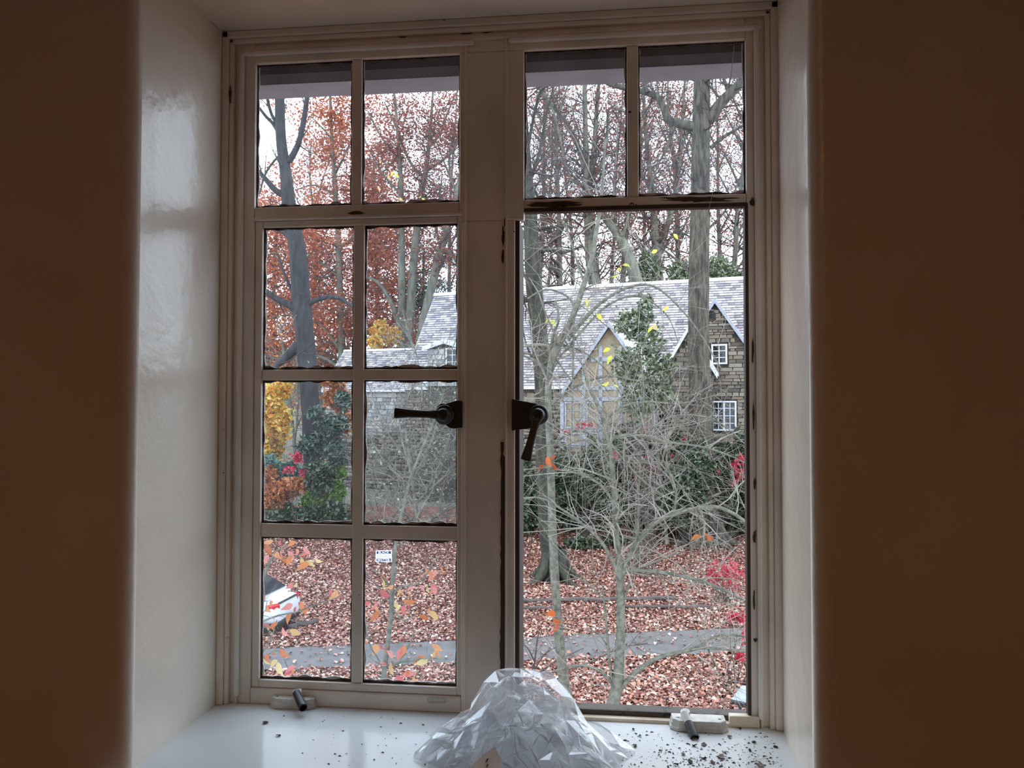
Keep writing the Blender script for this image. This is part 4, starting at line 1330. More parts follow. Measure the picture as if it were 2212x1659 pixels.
bsh = tree('bare_shrub', 'tangle of pale bare twigs in front of the stone wing, left casement', 32.6,
           [(905, 1160, 8), (900, 1120, 7), (890, 1040, 10), (880, 960, 8), (870, 890, 5), (865, 850, 3)],
           [[(900, 1120, 9), (930, 1060, 8), (960, 980, 6), (985, 900, 4)], [(895, 1090, 8), (860, 1030, 6), (820, 980, 5), (790, 930, 3)], [(890, 1040, 6), (930, 960, 5), (950, 880, 4), (960, 840, 2)], [(885, 1000, 6), (840, 940, 5), (810, 880, 4), (800, 840, 2)],
            [(900, 1130, 8), (850, 1090, 6), (800, 1070, 4)], [(902, 1140, 8), (950, 1110, 6), (990, 1090, 4)], [(880, 960, 5), (910, 880, 4), (905, 790, 3), (890, 740, 2)], [(870, 900, 5), (900, 820, 4), (960, 780, 3), (1000, 700, 2)],
            [(895, 1090, 7), (960, 1030, 5), (1010, 1000, 3)], [(890, 1030, 6), (820, 1020, 4), (770, 1040, 2)], [(905, 1180, 7), (830, 1150, 5), (790, 1120, 3)], [(905, 1180, 7), (960, 1160, 5), (1000, 1130, 3)]],
           MT['twig_pale'], MT['twig_pale'], foliage=LEAF['greygreen'], nleaf=1500, lsize=.09, spread=.35, nsub=340, L=2.4, lvl=2, seed=63, kids=(3, 3, 2), up=.05, minr=.013, twr=.5, wig=.35, cat='shrub')
bs2 = tree('bare_shrub', 'bare pale twigs arching before the dark rhododendrons, bare opening', 31.6,
           [(1440, 1170, 8), (1435, 1100, 7), (1425, 1020, 9), (1415, 940, 6), (1400, 870, 3)],
           [[(1436, 1110, 8), (1480, 1030, 6), (1540, 960, 5), (1600, 930, 3)], [(1430, 1060, 8), (1380, 980, 6), (1320, 920, 5), (1270, 900, 3)], [(1425, 1020, 6), (1450, 930, 5), (1500, 860, 4), (1540, 830, 2)], [(1420, 980, 6), (1380, 890, 5), (1340, 840, 3)],
            [(1438, 1140, 8), (1500, 1090, 6), (1570, 1060, 4)], [(1438, 1140, 8), (1370, 1090, 6), (1300, 1070, 4), (1240, 1080, 2)], [(1415, 940, 4), (1430, 850, 3), (1470, 790, 2)]],
           MT['twig_pale'], MT['twig_pale'], nsub=160, L=2.4, lvl=2, seed=64, kids=(3, 3, 2), up=.05, minr=.012, twr=.5, wig=.35, cat='shrub')
bs3 = tree('bare_shrub', 'low bare twigs on the lawn at the left edge of the bare opening', 12,
           [(1150, 1480, 5), (1155, 1430, 4), (1160, 1390, 3), (1165, 1360, 2)],
           [[(1153, 1450, 4), (1180, 1410, 3), (1220, 1390, 2)], [(1155, 1430, 4), (1140, 1400, 3), (1125, 1390, 2)], [(1152, 1460, 5), (1200, 1430, 3), (1260, 1400, 2)], [(1152, 1460, 5), (1250, 1440, 3), (1340, 1400, 3), (1400, 1390, 2)]],
           MT['twig_dark'], MT['twig_dark'], nsub=34, L=.7, lvl=1, seed=65, kids=(3,), up=.3, minr=.004, cat='shrub')
sapC = tree('sapling', 'thin leafy sapling rising across the right panes of the left casement', 5.2,
            [(822, 1520, 13), (830, 1450, 12), (838, 1390, 11), (845, 1320, 10), (849, 1240, 9), (857, 1165, 8), (872, 1090, 7), (890, 1025, 6), (916, 960, 6), (940, 905, 4), (958, 850, 3)],
            [[(846, 1300, 4), (860, 1270, 4), (900, 1262, 3), (925, 1235, 3), (945, 1200, 2)], [(847, 1280, 4), (830, 1250, 3), (800, 1225, 2)], [(832, 1440, 5), (860, 1432, 5), (900, 1425, 4), (940, 1422, 3), (975, 1432, 2)], [(830, 1450, 4), (815, 1420, 3), (800, 1395, 3), (790, 1340, 2)],
             [(846, 1310, 4), (870, 1340, 3), (890, 1330, 2)], [(858, 1440, 3), (880, 1400, 3), (895, 1370, 2)], [(918, 955, 4), (950, 945, 3), (975, 950, 2)], [(890, 1025, 4), (870, 960, 3), (860, 900, 2)]],
            MT['bark_young'], MT['bark_young'], nsub=40, L=.28, lvl=1, seed=66, kids=(2,), up=.1, minr=.0016, twr=.4, **tw)
sapD = tree('sapling', 'leafy sapling with orange pink leaves against the left edge of the left casement', 5.0,
            [(548, 1620, 12), (556, 1520, 10), (560, 1430, 9), (558, 1340, 8), (562, 1280, 7), (578, 1225, 6), (600, 1190, 4), (640, 1170, 3)],
            [[(560, 1345, 4), (600, 1330, 4), (640, 1322, 3), (672, 1310, 3), (700, 1300, 2), (730, 1290, 1.5)], [(560, 1420, 4), (585, 1380, 3), (598, 1340, 2)], [(560, 1430, 4), (600, 1405, 3), (625, 1450, 2), (640, 1480, 2)], [(575, 1230, 3), (570, 1190, 3), (560, 1165, 2)], [(558, 1340, 3), (560, 1250, 3), (552, 1180, 2)], [(590, 1205, 3), (630, 1205, 2), (670, 1185, 2)]],
            MT['bark_young'], MT['twig_pale'], nsub=26, L=.25, lvl=1, seed=67, kids=(2,), up=.1, minr=.0016, twr=.4, **tw)
R = random.Random(5)
K = dict(p='near_pink', o='near_orange', y='near_yellow', g='near_green', r='near_rust')
for root, Yl, sz, lst in (
    (sapD, 5.0, 25, 'o575,1175 p600,1172 p612,1180 o595,1195 p580,1198 p640,1185 p655,1182 p668,1190 y650,1205 y660,1212 o668,1215 y680,1207 o630,1200 p622,1190 o640,1170 o590,1168 o608,1200 p570,1195 p632,1262 y640,1255 p655,1270 p632,1305 p645,1300 p640,1310 o652,1298 o578,1303 o590,1298 o630,1322 o670,1312 p568,1350 y575,1352 o590,1350 o600,1345 y625,1360 p610,1355 o575,1412 y568,1420 o590,1405 y598,1425 o605,1402 p632,1445 o628,1440 o560,1310 p572,1285 o730,1275 p715,1272 y600,1430 p640,1440'),
    (sapC, 5.2, 24, 'o824,1240 y822,1246 y840,1277 y855,1272 o850,1266 y870,1278 o880,1280 p892,1268 p905,1264 y925,1262 p935,1268 p940,1262 o930,1240 p945,1232 o920,1232 p815,1300 o812,1310 p800,1302 o818,1320 y850,1300 y860,1305 p880,1310 o870,1296 y880,1328 y895,1322 o905,1328 y925,1320 y935,1330 o930,1312 o808,1398 p820,1400 p835,1405 o838,1395 p810,1425 o815,1392 p820,1430 o940,1400 o932,1392 y945,1410 o875,1395 p868,1400 y925,1425 o920,1418 y845,1430 p855,1458 o880,1448 p895,1455 o900,1468 p910,1475 p845,1470 o860,1475 o905,1445 p865,1310 p820,1275 o835,1265 o950,1225')):
    for tok in lst.split():
        x, y = map(float, tok[1:].split(','))
        hang_leaf(root, x, y, Yl + R.uniform(-.06, .06), sz * R.uniform(.75, 1.25), K[tok[0]], R)
for tok in 'g1268,645 g1272,650 g1288,678 g1268,690 g1192,692 y1440,662 g1305,608 g1338,578 g1345,572 g1335,592 g1410,705 y1408,702 g1318,752 g1322,768 g1325,832 g1315,825 g1190,690 g1445,660 r1200,1325 r1196,1335 r1204,1340 r1178,995 r1176,1005 r1182,985 g1340,575'.split():
    x, y = map(float, tok[1:].split(','))
    hang_leaf(sapA, x, y, 7.4 + R.uniform(-.1, .1), (16 if tok[0] != 'r' else 26) * R.uniform(.8, 1.3), K[tok[0]], R)
for tok in 'o1516,1158 r1522,1152 o1524,1160 r1200,985 g1420,540 g1455,505'.split():
    x, y = map(float, tok[1:].split(','))
    hang_leaf(sapB, x, y, 6.95, 24 if x > 1460 else 14, K[tok[0]], R)
for tok in 'g822,345 g848,370 g855,375 y838,378 y815,402 y862,428 y910,420 g910,428'.split():
    x, y = map(float, tok[1:].split(','))
    hang_leaf(sapC, x, y, 6.0, 13, K[tok[0]], R)

# ---------------------------------------------------------------- the stone house
OA, OB = at(945, 628, 43.2), at(1615, 610, 39.1)
UH = Vector((OB.x - OA.x, OB.y - OA.y, 0)).normalized()
VH = Vector((UH.y, -UH.x, 0))
if VH.y > 0: VH = -VH
RZ = (OA.z + OB.z) / 2
GZ = CAMZ - 5.6
house = empty('stone_house', (OA.x, OA.y, GZ), math.atan2(UH.y, UH.x), label='stone house with grey slate roof, timbered bay and gables behind the trees', cat='house')
# local axes: x along the ridge, y away from the viewer, z up; t is the distance in front of the ridge
HL = lambda s, t, z: (s, -t, z - GZ)


def hpx(px, py, t):
    """(s, z) where the sight line meets the upright plane t in front of the ridge"""
    v = ray(px, py)
    o = Vector((OA.x, OA.y, 0)) + VH * t
    k = (Vector((o.x, o.y, 0)) - Vector((EYE.x, EYE.y, 0))).dot(VH) / Vector((v.x, v.y, 0)).dot(VH)
    p = EYE + v * k
    return (Vector((p.x, p.y, 0)) - Vector((OA.x, OA.y, 0))).dot(UH), p.z


def pushed(poly, off):
    return MB().prism([HL(*p) for p in poly], off)


EZ, ET = CAMZ + 1.05, 4.14
HS = 23.0
# walls
m = MB()
m.prism([HL(0, 3.8, GZ - .5), HL(0, 3.8, EZ), HL(0, 0, RZ - .25), HL(0, -3.8, EZ), HL(0, -3.8, GZ - .5)], (HS, 0, 0))
m.build('wall', MT['mortar'], house)
# roof decks
m = MB()
for sg in (1, -1):
    m.prism([HL(-.15, 0, RZ), HL(HS, 0, RZ), HL(HS, sg * ET, EZ - .25), HL(-.15, sg * ET, EZ - .25)], (0, 0, -.14))
m.build('roof', MT['slate'], house)
roof = [c for c in house.children if c.name.startswith('roof')][0]
m = MB()
for k in range(51):
    a = -.2 + k * .46
    m.prism([HL(a, -.16, RZ - .1), HL(a, -.06, RZ + .09), HL(a, .06, RZ + .09), HL(a, .16, RZ - .1)], (.45, 0, 0))
m.build('ridge_tiles', MT['ridge'], house, kind='stuff')


def slab_piece(c, du, dv, dn):
    return [c + a * du + b * dv + k * dn for k in (0, 1) for a, b in ((0, 0), (1, 0), (1, 1), (0, 1))]


PF = [(4, 5, 6, 7), (0, 1, 5, 4), (1, 2, 6, 5), (2, 3, 7, 6), (3, 0, 4, 7)]


def slates(parent, s0, s1, t0, z0, t1, z1, exp, wid, seed, nobj, accept=None):
    """courses of slates on a slope from (t0,z0) down to (t1,z1); the first nobj accepted ones are objects of their own"""
    R = random.Random(seed)
    top, bot = Vector(HL(0, t0, z0)), Vector(HL(0, t1, z1))
    dn = (bot - top)
    L = dn.length
    dn.normalize()
    nrm = Vector((1, 0, 0)).cross(dn)
    if nrm.z < 0: nrm = -nrm
    V, F = [], []
    cand = []
    rows = int(L / exp)
    for r in range(rows):
        s = s0 - R.uniform(0, wid)
        while s < s1:
            wd = wid * R.uniform(.75, 1.25)
            a, b = max(s, s0), min(s + wd, s1)
            if b - a > .06:
                c = top + dn * (r * exp) + Vector((a + .006, 0, 0)) + nrm * .008
                lift = nrm * (.05 + R.uniform(0, .014))
                h = exp * 1.02
                th = .022
                vs = [c, c + Vector((b - a - .012, 0, 0)), c + Vector((b - a - .012, 0, 0)) + dn * h + lift, c + dn * h + lift]
                vs = [v - nrm * th for v in vs] + vs
                cand.append((vs, accept is None or accept(vs[4])))
            s += wd
    pick = set()
    ok = [i for i, c in enumerate(cand) if c[1]]
    R.shuffle(ok)
    pick = set(ok[:nobj])
    for i, (vs, _) in enumerate(cand):
        if i in pick:
            me = bpy.data.meshes.new('slate')
            o_ = vs[0]
            me.from_pydata([tuple(v - o_) for v in vs], [], PF)
            o = link('slate', me, MT['slate_o'], parent)
            o.location = o_
        else:
            b0 = len(V)
            V += [tuple(v) for v in vs]
            F += [tuple(q + b0 for q in f) for f in PF]
    if V:
        np_mesh('slates', np.array(V), np.array(F), MT['slate'], parent, kind='stuff')


slates(roof, -.15, HS, 0, RZ + .01, ET, EZ - .24, .17, .32, 1, 260, lambda v: 4.6 < v.x < 17 and v.z + GZ > CAMZ + 2.2)
# low wing on the left
WR, WE = hpx(800, 757, 0)[1], hpx(800, 842, 2.4)[1]
m = MB()
m.prism([HL(-6, 2.1, GZ - .5), HL(-6, 2.1, WE), HL(-6, 0, WR - .2), HL(-6, -2.1, WE), HL(-6, -2.1, GZ - .5)], (6, 0, 0))
m.build('wing_wall', MT['mortar'], house)
m = MB()
for sg in (1, -1):
    m.prism([HL(-6.2, 0, WR), HL(0, 0, WR), HL(0, sg * 2.4, WE), HL(-6.2, sg * 2.4, WE)], (0, 0, -.12))
wroof = m.build('wing_roof', MT['slate'], house)
slates(wroof, -6.2, -.02, 0, WR + .01, 2.4, WE, .16, .28, 2, 30)
m = MB()
for k in range(13):
    m.prism([HL(-6.2 + k * .47, -.14, WR - .08), HL(-6.2 + k * .47, -.05, WR + .08), HL(-6.2 + k * .47, .05, WR + .08), HL(-6.2 + k * .47, .14, WR - .08)], (.46, 0, 0))
m.build('ridge_tiles', MT['ridge'], house, kind='stuff')


def stones(parent, s0, s1, z0, z1, t, seed, nobj, inside=None, hh=.17, ww=.42, mo=None, ms=None, holes=()):
    R = random.Random(seed)
    V, F = [], []
    cnt = 0
    z = z0
    cand = []
    while z < z1:
        h = hh * R.uniform(.7, 1.3)
        s = s0 - R.uniform(0, ww)
        while s < s1:
            wd = ww * R.uniform(.5, 1.5)
            a, b = max(s, s0), min(s + wd, s1)
            sc, zc = (a + b) / 2, z + h / 2
            ok = inside is None or inside(sc, zc + h * .2)
            for (ha, hb, hc, hd) in holes:
                if b > ha and a < hb and z + h > hc and z < hd:
                    if a < ha: b = ha
                    elif b > hb: a = hb
                    else: ok = False
            ok = ok and b - a > .07
            if ok:
                d = .05 + R.uniform(0, .06)
                j = .012
                vs = [Vector(HL(x, tt, zz)) for tt in (t - .02, t + d) for x, zz in ((a + j, z + j), (b - j, z + j), (b - j - R.uniform(0, .02), z + h - j), (a + j + R.uniform(0, .02), z + h - j))]
                cand.append(vs)
            s += wd
        z += h
    order = list(range(len(cand)))
    order.sort(key=lambda i: -cand[i][0].z)
    pick = set(order[:nobj])
    for i, vs in enumerate(cand):
        if i in pick:
            me = bpy.data.meshes.new('stone')
            me.from_pydata([tuple(v - vs[0]) for v in vs], [], PF)
            o = link('stone', me, mo or MT['stone_o'], parent)
            o.location = vs[0]
        else:
            b0 = len(V)
            V += [tuple(v) for v in vs]
            F += [tuple(q + b0 for q in f) for f in PF]
    if V:
        np_mesh('stones', np.array(V), np.array(F), ms or MT['stone'], parent, kind='stuff')


def kids(nm):
    return [c for c in house.children if c.name.split('.')[0] == nm][-1]


stones(kids('wing_wall'), -6, 0, GZ + .6, WE - .1, 2.12, 3, 150, hh=.20, ww=.5, mo=MT['pale_o'])
stones(kids('wall'), 0, 9, GZ + .6, EZ - .4, 3.82, 4, 60, hh=.2, ww=.5)


def hwindow(s0, s1, z0, z1, t, cols, rows, casements=1, mframe='wframe', mpane='wglass'):
    m = MB()
    fw = .07
    m.prism([HL(s0, t, z0), HL(s1, t, z0), HL(s1, t, z0 + fw), HL(s0, t, z0 + fw)], (0, -.10, 0))
    m.prism([HL(s0, t, z1 - fw), HL(s1, t, z1 - fw), HL(s1, t, z1), HL(s0, t, z1)], (0, -.10, 0))
    for k in range(casements + 1):
        s = s0 + (s1 - s0 - fw) * k / casements
        m.prism([HL(s, t, z0 + fw), HL(s + fw, t, z0 + fw), HL(s + fw, t, z1 - fw), HL(s, t, z1 - fw)], (0, -.10, 0))
    o = m.build('window_frame', MT[mframe], house)
    g = MB()
    g.prism([HL(s0 + .03, t, z0 + .03), HL(s1 - .03, t, z0 + .03), HL(s1 - .03, t, z1 - .03), HL(s0 + .03, t, z1 - .03)], (0, -.02, 0))
    g.build('pane', MT[mpane], o)
    b = MB()
    for c in range(casements):
        a0 = s0 + (s1 - s0 - fw) * c / casements + fw
        a1 = s0 + (s1 - s0 - fw) * (c + 1) / casements
        for i in range(1, cols):
            x = a0 + (a1 - a0) * i / cols
            b.prism([HL(x - .016, t + .02, z0 + fw), HL(x + .016, t + .02, z0 + fw), HL(x + .016, t + .02, z1 - fw), HL(x - .016, t + .02, z1 - fw)], (0, -.03, 0))
        for i in range(1, rows):
            z = z0 + (z1 - z0) * i / rows
            b.prism([HL(a0, t + .02, z - .016), HL(a1, t + .02, z - .016), HL(a1, t + .02, z + .016), HL(a0, t + .02, z + .016)], (0, -.03, 0))
    if b.v: b.build('glazing_bars', MT[mframe], o)
    return (s0 - .04, s1 + .04, z0 - .04, z1 + .04)


def gable(px_apex, py_apex, px_e, py_e, t, name, wallmat, roof_t, over=.18, edge='ridge'):
    sa, za = hpx(px_apex, py_apex, t)
    se, ze = hpx(px_e, py_e, t)
    hw = abs(se - sa)
    m = MB().prism([HL(sa - hw, t, GZ - .5), HL(sa + hw, t, GZ - .5), HL(sa + hw, t, ze), HL(sa, t, za), HL(sa - hw, t, ze)], (0, t - 1.0, 0))
    o = m.build(name, wallmat, house)
    r = MB()
    k = (za - ze) / hw
    for sg in (1, -1):
        e = hw + .25
        r.prism([HL(sa, t + over, za + .10), HL(sa, roof_t, za + .10), HL(sa + sg * e, roof_t, za + .10 - k * e), HL(sa + sg * e, t + over, za + .10 - k * e)], (0, 0, .12))
    r.build('gable_roof', MT['slate'], house)
    b = MB()
    for sg in (1, -1):
        e = hw + .25
        b.prism([HL(sa, t + over, za + .22), HL(sa + sg * e, t + over, za + .22 - k * e), HL(sa + sg * e, t + over, za - .02 - k * e), HL(sa, t + over, za - .02)], (0, -.07, 0))
    b.build('barge_board', MT[edge], house)
    return sa, za, hw, ze, k, o


# right stone gable
sa, za, hw, ze, k, gw = gable(1545, 655, 1645, 795, 4.9, 'gable_wall', MT['mortar'], .6, edge='timber')
h1 = hwindow(*[hpx(1537, 745, 4.94)[0], hpx(1571, 745, 4.94)[0]], hpx(1540, 787, 4.94)[1], hpx(1540, 744, 4.94)[1], 4.94, 2, 3)
h2 = hwindow(*[hpx(1538, 865, 4.94)[0], hpx(1591, 865, 4.94)[0]], hpx(1540, 930, 4.94)[1], hpx(1540, 866, 4.94)[1], 4.94, 2, 4, casements=2)
stones(gw, sa - hw + .05, sa + hw - .05, GZ + .3, za - .1, 4.90, 5, 240, lambda s, z: z < za - .1 - k * abs(s - sa), hh=.15, ww=.42, holes=(h1, h2))
vs_, vz_ = hpx(1541, 682, 5.0)
m = MB()
pl = [HL(vs_ - .09, 5.02, vz_ - .17), HL(vs_ + .09, 5.02, vz_ - .17)] + [HL(vs_ + .09 * math.cos(a_), 5.02, vz_ + .09 + .09 * math.sin(a_)) for a_ in np.linspace(0, PI, 7)]
m.prism(pl, (0, .1, 0))
m.build('vent', MT['cardark'], house)
# small pale gable
sa2, za2, hw2, ze2, k2, g2 = gable(1488, 716, 1440, 798, 5.6, 'small_gable_wall', MT['mortar'], 1.4, edge='wframe')
stones(g2, sa2 - hw2, sa2 + hw2, ze2 - 3.2, za2 - .1, 5.6, 6, 60, lambda s, z: z < za2 - .1 - k2 * abs(s - sa2), hh=.18, ww=.45)
# timbered bay
TB = 6.2
sa3, za3, hw3, ze3, k3, g3 = gable(1318, 706, 1228, 838, TB, 'bay_wall', MT['stucco'], 1.5, over=.25, edge='timber')
tm = MB()


def tpost(x0, x1, y0, y1):
    a, zt = hpx(x0, y0, TB)
    b, zb = hpx(x1, y1, TB)
    tm.prism([HL(a, TB, zb), HL(b, TB, zb), HL(b, TB, zt), HL(a, TB, zt)], (0, -.07, 0))


for x in (1215, 1262, 1298, 1340, 1380, 1412):
    top = max(706 + abs(x - 1318) * 132 / 90 + 12, 740)
    tpost(x - 4, x + 4, top, 968)
for y in (776, 838, 862, 930, 966):
    hwp = min(100, (y - 716) * 90 / 132)
    tpost(1318 - hwp, 1318 + hwp, y - 4, y + 4)
tm.build('timber', MT['timber'], house)
for (x0, x1, y0, y1) in ((1221, 1258, 868, 926), (1267, 1294, 868, 926), (1221, 1258, 934, 962), (1267, 1294, 934, 962)):
    a, zt = hpx(x0, y0, TB + .02)
    b, zb = hpx(x1, y1, TB + .02)
    hwindow(a, b, zb, zt, TB + .02, 2, 3 if y1 - y0 > 40 else 1, mframe='timber', mpane='stucco')
s_, z_ = hpx(1215, 970, TB)
m = MB().prism([HL(sa3 - hw3 - .05, TB + .12, z_ - .1), HL(sa3 + hw3 + .05, TB + .12, z_ - .1), HL(sa3 + hw3 + .05, TB + .12, GZ - .3), HL(sa3 - hw3 - .05, TB + .12, GZ - .3)], (0, .3, 0))
bw = m.build('bay_base', MT['mortar'], house)
stones(bw, sa3 - hw3 - .05, sa3 + hw3 + .05, GZ + .4, z_ - .12, TB + .12, 8, 50, hh=.2, ww=.5)
# wall dormer on the left with its window and pale blocks
sa4, za4, hw4, ze4, k4, g4 = gable(962, 742, 925, 755, 4.35, 'dormer_wall', MT['mortar'], 1.6, edge='wframe')
h4 = hwindow(hpx(964, 750, 4.4)[0], hpx(992, 750, 4.4)[0], hpx(970, 797, 4.4)[1], hpx(970, 752, 4.4)[1], 4.4, 2, 3)
stones(g4, sa4 - hw4, sa4 + hw4, ze4 - 1.9, ze4 - .02, 4.36, 9, 60, hh=.26, ww=.42, mo=MT['pale_o'], ms=MT['stone'], holes=(h4,))
# pale block panel and downpipe on the wing
a, zt = hpx(820, 888, 2.4)
b, zb = hpx(862, 922, 2.4)
wp = MB().prism([HL(a, 2.35, zb), HL(b, 2.35, zb), HL(b, 2.35, zt), HL(a, 2.35, zt)], (0, .3, 0)).build('pale_panel', MT['ridge'], house)
stones(wp, a, b, zb, zt, 2.36, 10, 20, hh=.2, ww=.35, mo=MT['pale_o'])
a, zt = hpx(915, 850, 2.5)
b, zb = hpx(915, 960, 2.5)
MB().tube([HL(a, 2.4, zb - 1), HL(a, 2.4, zt)], .05, 8).build('downpipe', MT['pipe'], house, smooth=True, label='pale blue downpipe')

# ---------------------------------------------------------------- car
hd = math.radians(175)
car = empty('car', (0, 0, 0), hd, label='white car seen from behind on the leaves at the left casement', cat='car')
tmp = Matrix.Rotation(hd, 3, 'Z')
rear = tmp @ Vector((-2.12, .80, .27))
CP = at_z(588, 1358, CAMZ - 6.2)
car.location = (CP.x - rear.x, CP.y - rear.y, CAMZ - 6.5 + .03)


def sect(x, hw, z0, z1, n=20, e=3.2):
    zc, hh = (z0 + z1) / 2, (z1 - z0) / 2
    r = []
    for k in range(n):
        a = 2 * PI * k / n
        ca, sa_ = math.cos(a), math.sin(a)
        r.append((x, hw * math.copysign(abs(ca) ** (2 / e), ca), zc + hh * math.copysign(abs(sa_) ** (2 / e), sa_)))
    return r


m = MB().rings([sect(-2.20, .62, .38, .78), sect(-2.17, .74, .32, .86), sect(-2.08, .82, .27, .96), sect(-1.7, .86, .24, 1.02), sect(-1.0, .88, .22, 1.03), sect(.2, .88, .22, 1.0), sect(1.1, .87, .22, .97), sect(1.7, .84, .24, .88), sect(2.0, .78, .28, .78), sect(2.15, .64, .34, .68)])
m.build('body', MT['car'], car, smooth=True)
base_ = [(-1.86, .70), (-1.7, .74), (-.6, .78), (.6, .76), (1.0, .70)]
m = MB()
cab = [[(-1.95, -.70, .98), (-1.95, .70, .98), (1.15, .72, .95), (1.15, -.72, .95)], [(-1.80, -.71, 1.05), (-1.80, .71, 1.05), (.98, .72, 1.03), (.98, -.72, 1.03)], [(-1.15, -.60, 1.40), (-1.15, .60, 1.40), (.22, .60, 1.42), (.22, -.60, 1.42)], [(-1.0, -.50, 1.46), (-1.0, .50, 1.46), (.08, .50, 1.47), (.08, -.50, 1.47)]]
m.rings(cab)
m.build('roof', MT['car'], car, bevel=.05, seg=3)


def glass_quad(name, q, off):
    MB().prism(q, off).build(name, MT['carglass'], car, bevel=.01)


glass_quad('rear_window', [(-1.76, -.62, 1.085), (-1.76, .62, 1.085), (-1.19, .53, 1.385), (-1.19, -.53, 1.385)], (-.02, 0, .03))
glass_quad('windscreen', [(.92, -.64, 1.06), (.92, .64, 1.06), (.28, .55, 1.39), (.28, -.55, 1.39)], (.02, 0, .03))
for sg in (1, -1):
    glass_quad('side_window', [(-1.45, sg * .715, 1.07), (-.42, sg * .72, 1.07), (-.42, sg * .615, 1.39), (-1.05, sg * .61, 1.38)], (0, sg * .02, .006))
    glass_quad('side_window', [(-.34, sg * .72, 1.07), (.78, sg * .72, 1.06), (.26, sg * .62, 1.38), (-.34, sg * .615, 1.39)], (0, sg * .02, .006))
    t_ = MB().rings([[(-2.20, sg * .52, .74), (-2.20, sg * .52, .84), (-2.16, sg * .52, .90), (-2.16, sg * .52, .74)], [(-2.13, sg * .74, .72), (-2.13, sg * .74, .86), (-2.09, sg * .72, .92), (-2.08, sg * .72, .72)], [(-1.95, sg * .855, .74), (-1.95, sg * .855, .84), (-1.92, sg * .83, .90), (-1.92, sg * .83, .74)]])
    t_.build('tail_light', MT['tail'], car, bevel=.01)
    for x in (-1.32, 1.32):
        y = sg * .80
        w_ = MB()
        rr = [[(x + r * math.cos(2 * PI * k / 24), y + dy, .32 + r * math.sin(2 * PI * k / 24)) for k in range(24)] for dy, r in ((-.09, .24), (-.09, .31), (-.06, .325), (.06, .325), (.09, .31), (.09, .24))]
        w_.rings(rr)
        wo = w_.build('wheel', MT['tyre'], car, smooth=False)
        rr = [[(x + r * math.cos(2 * PI * k / 20), y + dy * sg, .32 + r * math.sin(2 * PI * k / 20)) for k in range(20)] for dy, r in ((.05, .225), (.095, .22), (.098, .19), (.075, .16), (.085, .04), (.09, .001))]
        MB().rings(rr).build('hubcap', MT['rim'], wo)
MB().rings([sect(-2.22, .60, .24, .42), sect(-2.10, .82, .22, .42), sect(-1.8, .86, .20, .36)]).build('bumper', MT['cardark'], car, smooth=True)
MB().box((-2.225, -.17, .56), (-2.19, .17, .66)).build('number_plate', MT['wframe'], car)
MB().box((-2.20, -.50, .875), (-2.12, .50, .90)).build('boot_seam', MT['cardark'], car)
MB().box((-1.7, .84, .88), (-1.5, .885, .92)).build('door_handle', MT['car'], car)

# ---------------------------------------------------------------- lawn sign
sg_ = at(829, 1205, 28.4)
sgz = float(ground_z(28.4)) + .05
sign = empty('lawn_sign', (sg_.x, sg_.y, sgz), math.atan2(-sg_.x, sg_.y) * .6, label='small navy and white lawn sign standing in the fallen leaves', cat='sign')
SW, SH = .61, .44
zb_ = max(.05, sg_.z - SH / 2 - sgz)
MB().box((-SW / 2, 0, zb_), (SW / 2, .008, zb_ + SH)).build('board', MT['signw'], sign)
for z0, z1 in ((.70, .93), (.07, .30)):
    MB().box((-SW / 2 + .035, -.004, zb_ + SH * z0), (SW / 2 - .035, .001, zb_ + SH * z1)).build('band', MT['signn'], sign)
for sx in (-.18, .18):
    MB().tube([(sx, .012, -.1), (sx, .012, zb_ + SH * .8)], .005, 6).build('leg', MT['metal'], sign)
for word, zc, mt, hgt, wd in (('BLACK', .815, 'signw', .085, .40), ('LIVES', .50, 'signp', .11, .46), ('MATTER', .185, 'signw', .085, .46)):
    cu = bpy.data.curves.new('lettering', 'FONT')
    cu.body = word
    cu.align_x = 'CENTER'
    cu.align_y = 'CENTER'
    cu.extrude = .01
    cu.offset = .012
    cu.resolution_u = 3
    to = bpy.data.objects.new('lettering', cu)
    COL.objects.link(to)
    dg = bpy.context.evaluated_depsgraph_get()
    me = bpy.data.meshes.new_from_object(to.evaluated_get(dg))
    bpy.data.objects.remove(to)
    co = np.array([v.co[:] for v in me.vertices])
    mn, mx = co.min(0), co.max(0)
    s1, s2 = wd / (mx[0] - mn[0]), hgt / (mx[1] - mn[1])
    for v in me.vertices:
        x, y, z = v.co
        v.co = ((x - (mn[0] + mx[0]) / 2) * s1, -.0045 - (z + .01) * .1, zb_ + SH * zc + (y - (mn[1] + mx[1]) / 2) * s2)
    link('lettering', me, MT[mt], sign)


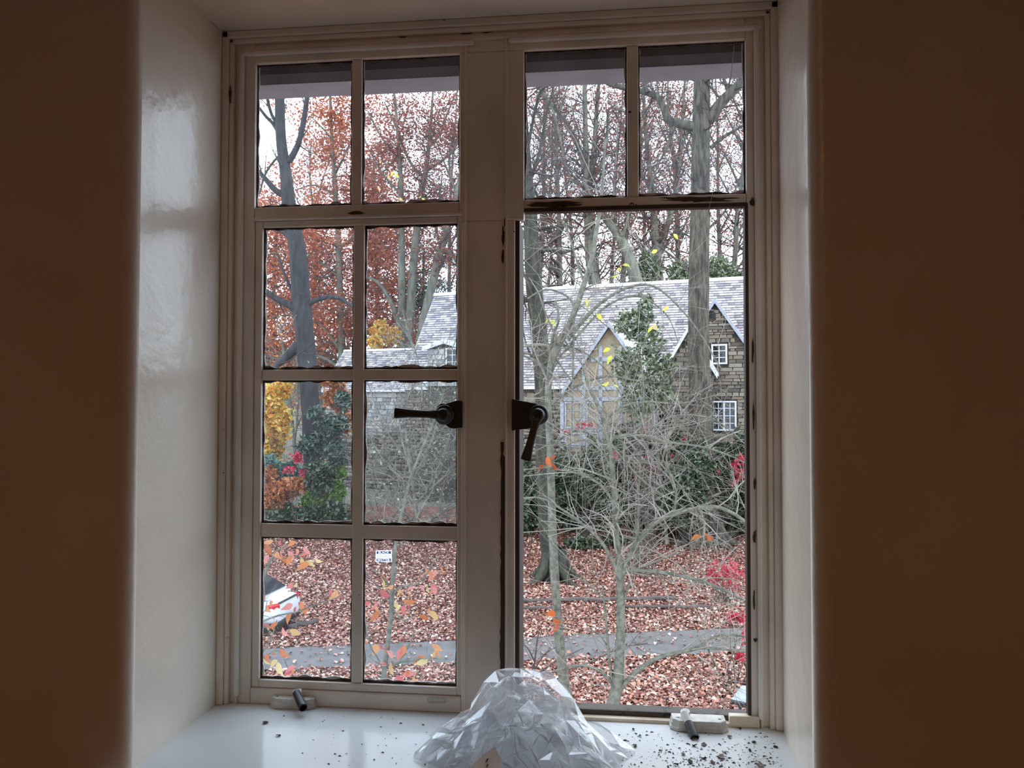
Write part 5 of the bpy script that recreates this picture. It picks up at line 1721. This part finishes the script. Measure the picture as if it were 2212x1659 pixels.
# ---------------------------------------------------------------- logs, panel
def log(name, p0, p1, r, label, seed, grp='fallen logs'):
    a, b = at(*p0), at(*p1)
    for q in (a, b): q.z = float(ground_z(q.y)) + r * .8 + .07
    root = a.copy()
    R = random.Random(seed)
    n = 9
    pts = [a.lerp(b, i / (n - 1)) - root + Vector((0, R.uniform(-.05, .05), R.uniform(-.015, .02))) for i in range(n)]
    o = MB().tube(pts, [r * R.uniform(.85, 1.1) for _ in range(n)], 12).build(name, MT['log'], smooth=True, label=label, cat='log', group=grp)
    o.location = root
    return o


log('fallen_log', (1115, 1316, 24.2), (1460, 1297, 25.0), .075, 'longest fallen log across the leaves behind both grey saplings', 1)
log('fallen_log', (1345, 1314, 24.0), (1535, 1310, 24.2), .055, 'shorter log on the leaves right of the forked sapling', 2)
log('fallen_log', (1100, 1326, 23.5), (1195, 1324, 23.6), .06, 'short log end at the left edge of the bare opening', 3)
log('fallen_log', (622, 1352, 21.0), (684, 1344, 21.6), .085, 'short grey log lying behind the white car', 4)
pA = at(1578, 1514, 15.6)
pn = MB()
q = [at(1579, 1514, 15.4), at(1602, 1507, 16.2), at(1680, 1511, 16.2), at(1680, 1534, 15.0)]
base = q[0].copy()
zc = base.z
q = [Vector((p.x, p.y, zc)) - base for p in q]
pn.prism(q, (0, 0, .02))
o = pn.build('ground_panel', MT['panel'], label='flat grey panel with dark front edge beyond the right jamb', cat='panel')
o.location = base
e = MB()
d = (q[3] - q[0])
n_ = Vector((d.y, -d.x, 0)).normalized()
if n_.y > 0: n_ = -n_
e.prism([q[0] + Vector((0, 0, .02)), q[3] + Vector((0, 0, .02)), q[3] + Vector((0, 0, -.14)), q[0] + Vector((0, 0, -.05))], -n_ * .03)
e.build('edge', MT['panel_edge'], o)
lg = MB()
for p in (q[1] * .9 + q[0] * .1, q[3] * .5 + q[0] * .5, q[2] * .6 + q[1] * .4):
    lg.tube([p + Vector((0, .05, 0)), Vector((p.x, p.y + .05, float(ground_z(15.6)) - base.z))], .03, 8)
lg.build('support', MT['panel_edge'], o)

cw = MB().tube([at(1586, 98, 1.83), at(1579, 165, 1.832), at(1562, 290, 1.834), at(1541, 410, 1.836), at(1527, 470, 1.84)], [.0005, .0009, .0004, .0006, .0004], 5)
cw.build('cobweb_strand', MT['signw'], label='white cobweb strand hanging down across the upper right pane', cat='cobweb')
